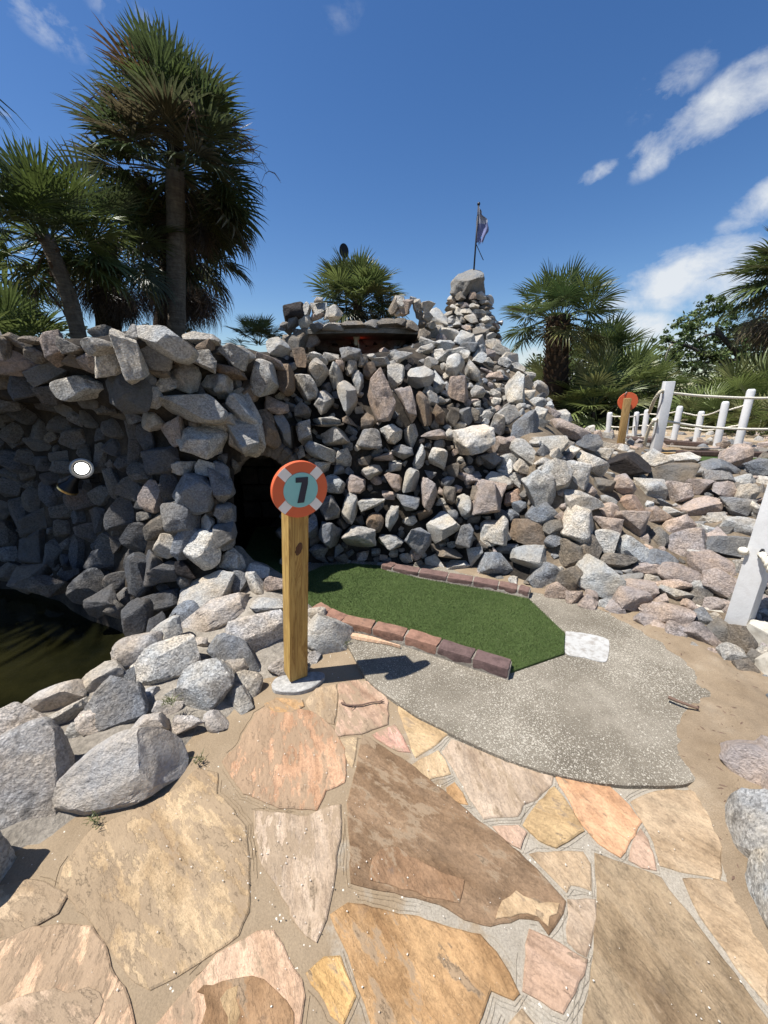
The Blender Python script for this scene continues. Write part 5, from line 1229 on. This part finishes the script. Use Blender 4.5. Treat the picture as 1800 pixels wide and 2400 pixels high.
# red floodlight under the slab
pr = P(*gpx_(486, 640), Y=5.62)
red = thing('spot_lamp', 'small cream spot lamp glowing red under the slab roof', 'spot lamp', pr)
REDL = mat_emit('red_lens', (1.0, .05, .01), 2.0)
lamp_head(red, pr, Vector((.12, .25, 1)).normalized(), .045, .10, CREAM_PLASTIC, REDL, CREAM_PLASTIC)
put('stem', mesh_from('stem', *tube([pr - Vector((.0, 0, .08)), P(*gpx_(498, 665), Y=5.6), P(*gpx_(500, 720), Y=5.62)], .010, 8), True), CREAM_PLASTIC, red)
ll = bpy.data.lights.new('red_lamp', 'POINT'); ll.energy = .10; ll.color = (1, .07, .02); ll.shadow_soft_size = .03
lo = bpy.data.objects.new('red_lamp', ll); COL.objects.link(lo); lo.parent = red; lo.location = (.03, .08, zf - .05 - pr.z)
# floodlight on an arm at the pillar, and the round lamp behind the palmetto
fa = P(1152, 762, Y=6.8)
fl = thing('arm_lamp', 'grey floodlight on a short arm sticking out of the pillar', 'floodlight', fa)
fb = P(1172, 756, Y=6.8)
put('arm', mesh_from('arm', *tube([fa, P(1160, 758, Y=6.8), P(1161, 748, Y=6.8), P(1166, 757, Y=6.8), fb], .012, 6), True), GREY_METAL, fl)
lamp_head(fl, P(1176, 757, Y=6.8), Vector((1, -.1, -.15)).normalized(), .04, .08, GREY_METAL, BLACK_METAL, GREY_METAL)
rl = P(806, 588, Y=7.4)
rd = thing('disc_lamp', 'dark round lamp head standing up behind the palmetto on the shelter', 'lamp', rl)
disc('lamp_head', [(.03, .05), (.07, .03), (.085, 0), (.085, -.01), (.06, -.012), (.001, -.012)], BLACK_METAL, rd, Matrix.Translation(rl) @ Matrix.Rotation(R(35), 4, 'Z') @ Matrix.Diagonal((1, 1, 1.25, 1)))
put('pole', mesh_from('pole', *tube([rl + Vector((0, .03, -.08)), Vector((rl.x + .02, rl.y + .05, 2.15))], .015, 8), True), BLACK_METAL, rd)

# ------------------------------------------------------------------ small things lying about
def stick(name, label, cat, pts, r, mat, forks=()):
    o = thing(name, label, cat, pts[0])
    rs = [r * (1 - .45 * i / (len(pts) - 1)) for i in range(len(pts))]
    acc = Acc(); acc.add(*tube(catmull(pts, 4), [r * (1 - .45 * i / ((len(pts) - 1) * 4)) for i in range((len(pts) - 1) * 4 + 1)], 6))
    for f in forks: acc.add(*tube(f, [r * .55, r * .45, r * .3][:len(f)], 5))
    put('stem', acc.mesh(name, True), mat, o); return o
def c2(x, y, z=.018): return P(500 + x / 2.0738, 1050 + y / 2.0738, z=z)
stick('twig', 'thin forked twig lying on the pink flagstone', 'twig', [c2(622, 1238), c2(660, 1250), c2(720, 1248), c2(770, 1236), c2(828, 1232)], .0045, TWIG,
      [[c2(690, 1249), c2(678, 1262), c2(668, 1270)], [c2(640, 1244), c2(634, 1230), c2(628, 1222)], [c2(800, 1234), c2(820, 1226), c2(828, 1222)]])
def q3(x, y, z=.05): return P(1100 + x / 2.37, 1200 + y / 2.37, z=z)
stick('twig', 'straight short brown twig lying on the concrete apron', 'twig', [q3(1105, 1028), q3(1170, 1055), q3(1240, 1080), q3(1275, 1092)], .008, TWIG, [[q3(1262, 1087), q3(1272, 1080, .035)]])
wsp = thing('wood_splinter', 'long split piece of pale wood lying against the front bricks', 'wood scrap', c2(760, 920))
spm = Acc(); a, b = c2(618, 903, .032), c2(908, 968, .032); t = (b - a).normalized(); nn = Vector((-t.y, t.x, 0))
V = []; Fc = []
for k in range(9):
    s = k / 8; wdt = .018 * math.sin(math.pi * min(1, s * 1.1 + .12)) + .003; q = a.lerp(b, s) + nn * .012 * math.sin(s * 3)
    V += [q - nn * wdt + Vector((0, 0, -.006)), q - nn * wdt * .7 + Vector((0, 0, .009)), q + nn * wdt * .7 + Vector((0, 0, .011)), q + nn * wdt + Vector((0, 0, -.006))]
    if k: o = 4 * k; Fc += [(o - 4, o, o + 1, o - 3), (o - 3, o + 1, o + 2, o - 2), (o - 2, o + 2, o + 3, o - 1)]
Fc += [(0, 1, 2, 3), (35, 34, 33, 32)]
put('sliver', mesh_from('sliver', V, Fc), SPLINTER, wsp)
# grit and shell bits on the path
pm = Acc(); gv, gf = ICO[2]
gv1 = [Vector(v) for v in ico(1)[0]]; gf1 = ico(1)[1]
for k in range(420):
    u, v = random.uniform(60, 1790), random.uniform(1560, 2395)
    if random.random() < .5: u, v = random.gauss(620, 170), random.gauss(1850, 170)
    p = P(u, v, z=.013)
    if p.y > 1.75 or p.x < -1.0 or (p.x < -.45 and p.y > 1.3 + (p.x + .45)) : continue
    s = random.choice([.0008, .001, .0012, .0015, .002]); Rm = Matrix.Rotation(random.random() * 6, 3, 'Z')
    pm.add([p + Rm @ Vector((q.x * s * 1.4, q.y * s, q.z * s * .7)) for q in gv1], gf1)
gr = put('shell_grit', pm.mesh('shell_grit'), SHELL); tag(gr, 'pale shell bits and grit scattered over the path', 'grit', None, 'stuff')

lt = Acc()
for k in range(420):                                            # dark bits of leaf and bark blown against the rocks
    f = random.random(); a = (1250 + 330 * f, 1400 + 170 * f * f) if random.random() < .7 else (random.uniform(1500, 1790), random.uniform(1560, 2050))
    u, v = a[0] + random.gauss(0, 26), a[1] + random.gauss(0, 16); p = P(u, v, z=.03)
    hit = SANDT.ray_cast(Vector((p.x, p.y, 1)), Vector((0, 0, -1)))
    if hit[0] is None: continue
    q = hit[0] + Vector((0, 0, .001)); d = Vector((random.uniform(-1, 1), random.uniform(-1, 1), 0)).normalized(); L_ = random.choice([.003, .005, .008, .014]); w_ = Vector((-d.y, d.x, 0)) * L_ * .25
    lt.add([q - d * L_, q + w_, q + d * L_, q - w_, q + Vector((0, 0, .002))], [(0, 1, 4), (1, 2, 4), (2, 3, 4), (3, 0, 4)])
tag(put('leaf_litter', lt.mesh('leaf_litter'), TWIG), 'dark bits of leaf litter on the sand by the rocks', 'litter', None, 'stuff')
# ------------------------------------------------------------------ palms
def frond_mesh(seed, n=34, Rr=1.0, lp=.75, spread=125, droop=.25, cup=.15, narrow=1.0, petiole=True, segs=(.07, .45, .66, .85, 1.0)):
    r = random.Random(seed); V = []; Fc = []
    if petiole:
        for k in range(5):
            s = k / 4; y = lp * s; z = .05 * math.sin(s * 2.2); w = .017 * (1.25 - .5 * s)
            V += [(-w, y, z + .004), (w, y, z + .004), (0, y, z - .016)]
            if k: b = 3 * k; Fc += [(b - 3, b - 2, b + 1, b), (b - 2, b - 1, b + 2, b + 1), (b - 1, b - 3, b, b + 2)]
    da = 2 * spread / (n - 1)
    for i in range(n):
        ad = -spread + da * i + r.uniform(-1.5, 1.5); a = R(ad)
        L = Rr * (.70 + .30 * math.cos(a * .62)) * r.uniform(.9, 1.06)
        dx, dy = math.sin(a), math.cos(a); px_, py_ = dy, -dx
        # costa: the middle blades start farther out
        b0 = Vector((0, lp + .16 * Rr * max(0, math.cos(a)) , .03 - .03 * max(0, math.cos(a))))
        dr = droop * r.uniform(.5, 1.6); side = r.uniform(-.05, .05); o = len(V)
        for j, s in enumerate(segs):
            wj = (2 * L * s * math.tan(R(da / 2)) * 1.02 if s < .5 else 2 * L * .47 * math.tan(R(da / 2)) * ((1 - s) / .53) ** .8) * narrow
            wj = min(wj, .095 * Rr)
            z = cup * L * s * abs(math.sin(a)) - dr * L * s ** 3
            c = b0 + Vector((dx * L * s * (1 - .25 * dr * s * s), dy * L * s * (1 - .25 * dr * s * s), z)) + Vector((px_, py_, 0)) * side * L * s * s
            if j < len(segs) - 1:
                V += [tuple(c - Vector((px_, py_, 0)) * wj / 2), tuple(c - Vector((0, 0, wj * .28))), tuple(c + Vector((px_, py_, 0)) * wj / 2)]
            else: V.append(tuple(c))
            if j and j < len(segs) - 1:
                b = o + 3 * j; Fc += [(b - 3, b, b + 1, b - 2), (b - 2, b + 1, b + 2, b - 1)]
            elif j: b = o + 3 * j; Fc += [(b - 3, b, b - 2), (b - 2, b, b - 1)]
    me = mesh_from('frond', V, Fc); me.materials.append(PALM_LEAF); return me
UPR = [frond_mesh(i, 26, .86, .74, 112, .12, .25) for i in range(3)]
MID = [frond_mesh(10 + i, 28, .86, .80, 122, .18, .15) for i in range(3)]
LOWF = [frond_mesh(20 + i, 28, .88, .80, 122, .30, .10) for i in range(3)]
DEAD = [frond_mesh(30 + i, 26, .9, .8, 60, .35, .3, .55) for i in range(3)]
BOOT = bm_mesh('leaf_base', box_bm(.07, .028, .20, .008, 1, True))
G1, G2, G3, OLIVE, STRAW, BROWN, DKB = (.105, .14, .045), (.078, .108, .040), (.15, .185, .058), (.13, .13, .045), (.27, .21, .115), (.125, .085, .055), (.065, .048, .035)
def palm(name, label, cat, base, crown, tr, fl, n, elo=-45, ehi=82, greens=(G1, G2, G3), dead=0, deadcol=(BROWN, DKB), bark=None, boots=0, seed=0, group=None, skew=0, yscale=1.0, bulge=0.0, trunk=True, dlen=.8, clear=None, dele=(-86, -58)):
    r = random.Random(seed); root = thing(name, label, cat, base, group); base, crown = Vector(base), Vector(crown)
    H = (crown - base).length
    if trunk:
        mid = base.lerp(crown, .5) + Vector((bulge, 0, 0)); path = catmull([base - Vector((0, 0, .3)), base, mid, crown + Vector((0, 0, .04))], 9)
        rad = [tr * (1.06 - .16 * i / len(path)) * (1 + .04 * noise.noise(Vector((i * 1.7, seed, 0)))) for i in range(len(path))]
        V, Fc = tube(path, rad, 14)
        V = [v + Vector((noise.noise(v * 9), noise.noise(v * 9 + Vector((7, 0, 0))), 0)) * tr * .12 for v in V]
        put('trunk', mesh_from('trunk', V, Fc, True), bark or BARK_PALM, root)
    for k in range(boots):
        f = k / max(boots, 1); q = base.lerp(crown, .45 + .55 * f) if H > .1 else crown; a = k * 2.4
        M = Matrix.Translation(q + Vector((math.cos(a), math.sin(a), 0)) * tr * .92) @ Matrix.Rotation(a - math.pi / 2, 4, 'Z') @ Matrix.Rotation(R(-28 - r.uniform(0, 22)), 4, 'X') @ Matrix.Diagonal((fl * .85, fl * .9, fl * .8, 1))
        put('leaf_base', BOOT, bark and BARK_BOOT or BARK_BOOT, root, M)
    for k in range(n + dead):
        az = k * 2.39996 + r.uniform(-.25, .25)
        if k < n:
            t = (k + .5) / n; el = ehi - (ehi - elo) * t ** .85 + r.uniform(-8, 8)
            me = r.choice(UPR if el > 45 else MID if el > -5 else LOWF); c = r.choice(greens); kk = r.uniform(.8, 1.25); col = [x * kk for x in c]
            if t > .85 and r.random() < .5: col = [x * kk for x in OLIVE]
            s = fl * r.uniform(.82, 1.08)
        else:
            el = r.uniform(*dele); me = r.choice(DEAD); c = r.choice(deadcol); kk = r.uniform(.7, 1.3); col = [x * kk for x in c]; s = fl * r.uniform(.7, 1.0) * dlen
        if clear is not None and el < clear and math.sin(az) < -.2: az = -az          # old leaves on the path side have been cut
        q = crown + Vector((math.cos(az), math.sin(az), 0)) * tr * .5 + Vector((0, 0, -.10 * fl * (k / (n + dead)) - (.12 * fl if k >= n else 0)))
        M = Matrix.Translation(q) @ Matrix.Rotation(az - math.pi / 2, 4, 'Z') @ Matrix.Rotation(R(el), 4, 'X') @ Matrix.Rotation(R(r.uniform(-28, 28)), 4, 'Y') @ Matrix.Diagonal((s, s, s, 1))
        put('frond', me, None, root, M, color=col)
    return root

tall = palm('palm_tree', 'tallest palm on the left, grey trunk and huge shaggy dark crown', 'palm', PZ(414, 8.0, 1.55), P(412, 400, Y=8.0), .165, .90, 70, -46, 45, (G2, (.095, .115, .05), (.085, .095, .045), (.12, .10, .055)), 12, (BROWN, DKB, (.09, .065, .045)), seed=1, clear=-12)
# a second, higher whorl makes the crown as tall as it is wide
hi = P(410, 298, Y=8.0)
r_ = random.Random(5)
for k in range(48):
    az = k * 2.39996; el = 86 - 92 * ((k + .5) / 48) ** .8; s = .72 * r_.uniform(.85, 1.05); c = r_.choice([G2, G1, (.095, .105, .045), (.15, .09, .045) if k % 4 == 0 else G2])
    put('frond', r_.choice(UPR if el > 50 else MID), None, tall, Matrix.Translation(hi) @ Matrix.Rotation(az - math.pi / 2, 4, 'Z') @ Matrix.Rotation(R(el), 4, 'X') @ Matrix.Rotation(R(r_.uniform(-25, 25)), 4, 'Y') @ Matrix.Diagonal((s, s, s, 1)), color=c)
V = []; Fc = []; st_acc = Acc()
for k in range(9):                                              # old flower stalks, bare and branching
    az = k * .7 + .2; q = hi + Vector((0, 0, -.1)); d = Vector((math.cos(az), math.sin(az) * .6, .45)); pts = [q]
    for j in range(7): q = q + d * .24; d = (d + Vector((0, 0, -.26))).normalized(); pts.append(q)
    st_acc.add(*tube(pts, [.012 - .0013 * j for j in range(8)], 4))
    for j in range(2, 8):
        for m in range(4):
            e = (Vector((r_.uniform(-1, 1), r_.uniform(-1, 1), r_.uniform(-1, .3)))).normalized() * r_.uniform(.15, .32)
            st_acc.add(*tube([pts[j], pts[j] + e * .5 + Vector((0, 0, .02)), pts[j] + e + Vector((0, 0, -.05))], [.006, .004, .0025], 3))
fs = put('flower_stalks', st_acc.mesh('flower_stalks'), TWIG, tall); tag(fs, kind='stuff')
put('trunk', mesh_from('trunk', *tube([P(412, 400, Y=8.0), hi], .13, 10), True), BARK_DARK, tall)

palm('palm_tree', 'dark palm half behind the tallest one, brown skirt of dead fronds', 'palm', PZ(366, 9.6, 1.5), P(405, 560, Y=9.6), .20, .92, 34, -60, 40, (G2, (.05, .055, .028), (.07, .055, .035)), 60, (DKB, BROWN, DKB), BARK_DARK, seed=2, dlen=1.12)
palm('palm_tree', 'leaning palm at the left edge with bright green crown and crossed leaf bases', 'palm', PZ(198, 6.2, 1.55), P(108, 560, Y=6.0), .105, .62, 48, -32, 85, (G3, G1, (.085, .115, .03), G2), 5, (STRAW, BROWN), boots=16, seed=3, bulge=.10, clear=-8)
palm('palm_tree', 'palm with thick fibrous brown trunk between leaning palm and tallest palm', 'palm', PZ(262, 7.4, 1.5), P(245, 575, Y=7.4), .20, .74, 26, -50, 75, (G2, G1, (.06, .075, .03)), 44, (DKB, DKB, BROWN), BARK_DARK, seed=4, dlen=.95)
palm('palmetto', 'low palmetto spraying up behind the wall at the far left edge', 'palmetto', PZ(35, 6.6, 1.6), PZ(35, 6.6, 1.85), .08, .75, 26, -10, 80, (G1, G3, G2), 8, (BROWN, STRAW), seed=6, trunk=False)
palm('palm_tree', 'green palm cut by the left edge above the low palmetto', 'palm', PZ(-60, 7.6, 1.5), P(-60, 640, Y=7.6), .13, .85, 34, -50, 80, (G1, G2, G3), 6, seed=7)
palm('palmetto', 'small palmetto tuft just peeping over the wall left of the shelter', 'palmetto', PZ(610, 7.6, 1.6), P(606, 805, Y=7.6), .05, .36, 18, 5, 80, (G3, OLIVE, G1), 0, seed=8, trunk=False)
palm('palmetto', 'round palmetto with straw skirt growing on top of the stone shelter', 'palmetto', (P(838, 700, Y=6.8).x, 6.8, 2.2), P(838, 712, Y=6.8), .08, .47, 64, -18, 85, (G1, G3, (.075, .09, .03), OLIVE), 46, (STRAW, BROWN, BROWN, STRAW), seed=9, trunk=True, bark=BARK_DARK, dlen=1.1, dele=(-55, -18))
palm('palm_tree', 'palm right of the pillar with rough boot-covered trunk and open round crown', 'palm', PZ(1299, 9.2, .3), P(1308, 745, Y=9.2), .26, .72, 40, -40, 85, (G2, G1, (.045, .075, .024)), 0, (BROWN,), BARK_DARK, boots=110, seed=10)
palm('palm_tree', 'palm with shaggy straw skirt cut by the right edge above the oak', 'palm', PZ(1925, 9.0, .3), P(1892, 645, Y=9.0), .2, .86, 60, -35, 80, (G2, (.08, .085, .035), G1), 44, (STRAW, BROWN, (.16, .12, .07), DKB), BARK_DARK, seed=11, dlen=1.1, dele=(-80, -35))
palm('palm_tree', 'squat palm with drooping yellowed fronds behind the palmettos by the slope', 'palm', PZ(1400, 11.5, .3), P(1398, 850, Y=11.5), .25, .78, 46, -30, 80, (G2, OLIVE, G1), 34, (OLIVE, STRAW, (.2, .18, .08), BROWN), BARK_DARK, seed=12, dlen=1.0, dele=(-60, -15))
bush = [('palmetto', 'palmetto bush nearest the end of the rock slope', 1392, 950, 8.6, .66, 34, 13), ('palmetto', 'palmetto bush behind the far orange sign', 1450, 930, 9.8, .9, 34, 14), ('palmetto', 'pale palmetto rising behind the middle fence posts', 1520, 915, 11.5, .62, 30, 15),
        ('palmetto', 'spiky palmetto just behind the last two fence posts', 1640, 995, 7.9, .55, 30, 16), ('palmetto', 'tall bright palmetto at the right edge behind the fence', 1745, 960, 8.4, .80, 40, 17), ('palmetto', 'yellowing low palmetto at the right edge beside the fence end', 1775, 1015, 6.9, .55, 24, 18),
        ('palmetto', 'dark palmetto filling the gap under the boot-covered palm', 1285, 925, 11.0, .8, 28, 19), ('palmetto', 'shaded palmetto low behind the tall square post', 1575, 1000, 8.8, .6, 26, 20)]
for nm, lb, u, v, Y, fl_, n, sd_ in bush:
    c = P(u, v, Y=Y)
    palm(nm, lb, 'palmetto', (c.x, c.y, .5), c, .08, fl_, n, -35, 80, (G1, G3, G3, (.17, .18, .07)) if sd_ != 18 else (OLIVE, (.2, .17, .05), G3), 8, (STRAW, BROWN), seed=sd_, trunk=False)
for u, v, Y, sd_ in [(1330, 985, 9.2, 30), (1500, 1000, 10.5, 31), (1700, 1020, 9.2, 32), (1420, 1000, 11.0, 33)]:
    c = P(u, v, Y=Y)
    palm('palmetto', ['low palmetto at the foot of the rock slope', 'low palmetto between the far fence posts', 'low palmetto behind the fence end', 'low palmetto in the shade behind the far sign'][sd_ - 30], 'palmetto', (c.x, c.y, .5), c, .06, .62, 22, -15, 75, (G2, G1), 4, (BROWN,), seed=sd_, trunk=False)
# unseen palms added on the left to throw shade over the pond wall
palm('palm_tree', 'unseen palm added left of the pond for its shade', 'palm', (-5.6, 3.2, -.3), (-5.3, 3.1, 4.9), .17, .95, 60, -60, 85, (G1, G2), 20, seed=40)
palm('palm_tree', 'second unseen palm added left of the pond for its shade', 'palm', (-5.0, 3.9, 0), (-4.9, 3.6, 4.3), .17, 1.1, 50, -60, 85, (G1, G2), 16, seed=41)

# ------------------------------------------------------------------ broad-leaved trees: trunk, limbs and thousands of leaves
def leafy(name, label, cat, base, limbs, clumps, leaf, cols_, seed, mat=OAK_LEAF, trunk_r=.2, dens=1.0):
    r = np.random.default_rng(seed); root = thing(name, label, cat, base)
    acc = Acc()
    for path, r0, r1 in limbs:
        pp = catmull(path, 6); acc.add(*tube(pp, [r0 + (r1 - r0) * i / (len(pp) - 1) for i in range(len(pp))], 8))
    if limbs: put('trunk', acc.mesh('trunk', True), BARK_OAK, root)
    for ci, col in enumerate(cols_):
        V = []; Fc = []
        for j, (c, rad) in enumerate(clumps):
            if j % len(cols_) != ci: continue
            n = int(dens * 900 * (rad[0] * rad[2]) ** 1.0 + 60)
            sub = r.normal(size=(max(4, n // 24), 3)) * .54
            for k in range(n):
                q = sub[k % len(sub)] + r.normal(size=3) * .14
                p = Vector((c[0] + q[0] * rad[0], c[1] + q[1] * rad[1], c[2] + q[2] * rad[2]))
                nn_ = Vector(r.normal(size=3) + np.array([0, 0, .6])).normalized(); a = nn_.cross(Vector(r.normal(size=3))).normalized(); b = nn_.cross(a)
                s = leaf * r.uniform(.6, 1.3); o = len(V)
                V += [p - a * s, p + b * s * .42, p + a * s, p - b * s * .42]; Fc.append((o, o + 1, o + 2, o + 3))
        me = mesh_from('crown', V, Fc); put('crown', me, mat, root, color=col)
    return root
def cl(u, v, Y, ru, rv, ry=None):
    p = P(u, v, Y=Y); s = depth_of(p) / F; return (p, (ru * s, (ry or ru) * s, rv * s))
Yo = 16
oak_cl = [cl(u, v, Yo + dy, a, b) for u, v, a, b, dy in [(1690,715,34,16,0),(1660,735,40,20,.5),(1630,760,40,22,0),(1600,800,36,20,.5),(1570,790,30,18,0),(1550,820,30,16,0),(1640,790,40,22,1),(1700,745,36,20,1),(1715,790,36,22,0),(1750,770,45,26,0),(1790,775,45,28,.6),(1760,800,48,24,.3),(1720,820,48,24,0),(1680,810,40,20,.8),
   (1640,830,44,22,0),(1600,850,40,20,0),(1560,850,32,18,.4),(1800,820,50,26,0),(1770,840,55,26,.2),(1700,850,50,24,.3),(1650,862,46,22,0),(1730,870,50,24,0),(1810,870,50,30,0),(1850,800,60,40,0),(1860,860,60,40,0),(1610,770,22,12,-.4),(1580,830,22,12,-.4),(1665,700,18,9,0)]]
ob = P(1760, 1000, Y=Yo)
def Q(u, v, dy=0): return P(u, v, Y=Yo + dy)
limbs = [([Q(1775, 1010), Q(1770, 930), Q(1765, 870)], .22, .16), ([Q(1765, 880), Q(1720, 820), Q(1680, 770), Q(1700, 730)], .13, .03), ([Q(1765, 870), Q(1800, 815), Q(1790, 790)], .12, .05), ([Q(1740, 850), Q(1660, 835), Q(1610, 810), Q(1560, 800)], .10, .025), ([Q(1690, 785), Q(1660, 785), Q(1630, 800)], .06, .02), ([Q(1765, 860), Q(1700, 850), Q(1640, 850), Q(1580, 850)], .08, .02)]
leafy('oak_tree', 'spreading oak with gnarled limbs against the clouds at the right', 'oak tree', (ob.x, ob.y, .3), limbs, oak_cl, .085, [(.095, .14, .04), (.07, .11, .034), (.12, .155, .05)], 3, dens=1.5)
sh_cl = [cl(u, v, 13.5 + dy, a, b) for u, v, a, b, dy in [(1560,905,40,24,0),(1610,895,44,26,.3),(1660,900,48,28,0),(1710,910,48,26,0),(1590,940,50,28,.2),(1640,945,54,30,0),(1700,955,54,30,.3),(1755,930,50,34,0),(1800,930,50,40,0),(1540,950,40,24,0),(1600,985,56,28,0),(1680,990,60,28,0),(1760,985,60,34,0),(1850,960,60,60,0),(1530,1000,40,24,0)]]
sbp = P(1650, 1000, Y=13.5)
leafy('dense_shrub', 'dense dark shrub filling the space under the oak behind the fence', 'shrub', (sbp.x, sbp.y, .3), [([Vector((sbp.x, sbp.y, .2)), P(1650, 950, Y=13.5), P(1640, 915, Y=13.5)], .1, .04)], sh_cl, .07, [(.045, .062, .022), (.052, .072, .026), (.036, .05, .02)], 5, dens=1.7)
lf = [cl(u, v, 11 + dy, a, b) for u, v, a, b, dy in [(205,775,26,16,0),(235,785,20,14,0),(330,765,20,14,0),(345,790,24,12,0),(400,785,20,14,0),(440,775,16,12,0),(455,795,18,10,0),(130,790,26,14,0),(90,795,26,12,0),(310,790,16,14,0)]]
lb_ = P(330, 830, Y=11)
leafy('leafy_bush', 'small-leaved bush showing in bits between the palm trunks', 'bush', (lb_.x, lb_.y, 1.2), [([Vector((lb_.x, lb_.y, 1.2)), P(330, 800, Y=11), P(335, 760, Y=11)], .04, .015), ([Vector((lb_.x, lb_.y, 1.3)), P(380, 805, Y=11), P(440, 775, Y=11)], .03, .01), ([Vector((lb_.x, lb_.y, 1.3)), P(280, 805, Y=11), P(210, 778, Y=11)], .03, .01)], lf, .045, [(.045, .065, .022)], 8, dens=1.6)
far = [cl(u, v, 26, a, b) for u, v, a, b in [(1240, 900, 60, 40), (1180, 905, 60, 30), (1330, 890, 70, 50), (1430, 900, 70, 50), (1950, 880, 120, 120), (1530, 900, 70, 40)]]
fp = P(1300, 960, Y=26)
leafy('distant_tree', 'far dark treetops just showing beyond the slope crest', 'tree', (fp.x, fp.y, -.5), [([Vector((fp.x, fp.y, -.5)), P(1300, 930, Y=26), P(1290, 900, Y=26)], .2, .05)], far, .16, [(.035, .048, .022)], 9, dens=.5)

# weeds in the joints
def weed(label, p, n, h, seed):
    r = random.Random(seed); o = thing('weed', label, 'weed', p, 'weeds in the stone joints'); V = []; Fc = []
    for k in range(n):
        a = r.random() * 6.283; q = Vector(p) + Vector((r.gauss(0, .012), r.gauss(0, .012), 0)); d = Vector((math.cos(a), math.sin(a), r.uniform(.4, 1.4))).normalized() * h * r.uniform(.4, 1); w = Vector((-math.sin(a), math.cos(a), 0)) * .0016
        b = len(V); V += [q - w, q + w, q + d * .6 + w * .7, q + d * .6 - w * .7, q + d + Vector((0, 0, -h * .15))]; Fc += [(b, b + 1, b + 2, b + 3), (b + 3, b + 2, b + 4)]
    put('leaves', mesh_from('weed', V, Fc), WEED, o, color=(.10, .115, .04))
def wz(x, y, z): return P(x / 2.37, 1200 + y / 2.37, z=z)
weed('dry green weed growing in the mortar between two kerb boulders', wz(945, 1055, .12), 60, .045, 1)
weed('tiny weed at the patio edge beside the long kerb boulder', wz(1100, 1375, .02), 34, .03, 2)
weed('small weed below the long kerb boulder on the sandy path', wz(525, 1712, .02), 34, .03, 3)
weed('green moss tuft in the joint at the curved edge of the concrete apron', P(500 + 1190 / 2.0738, 1050 + 1378 / 2.0738, z=.015), 60, .018, 4)
weed('weed sprouting beside the pale boulder near the front bricks', P(500 + 648 / 2.0738, 1050 + 945 / 2.0738, z=.03), 26, .03, 5)

for root in (grotto, mound, slope): merge_small(root)
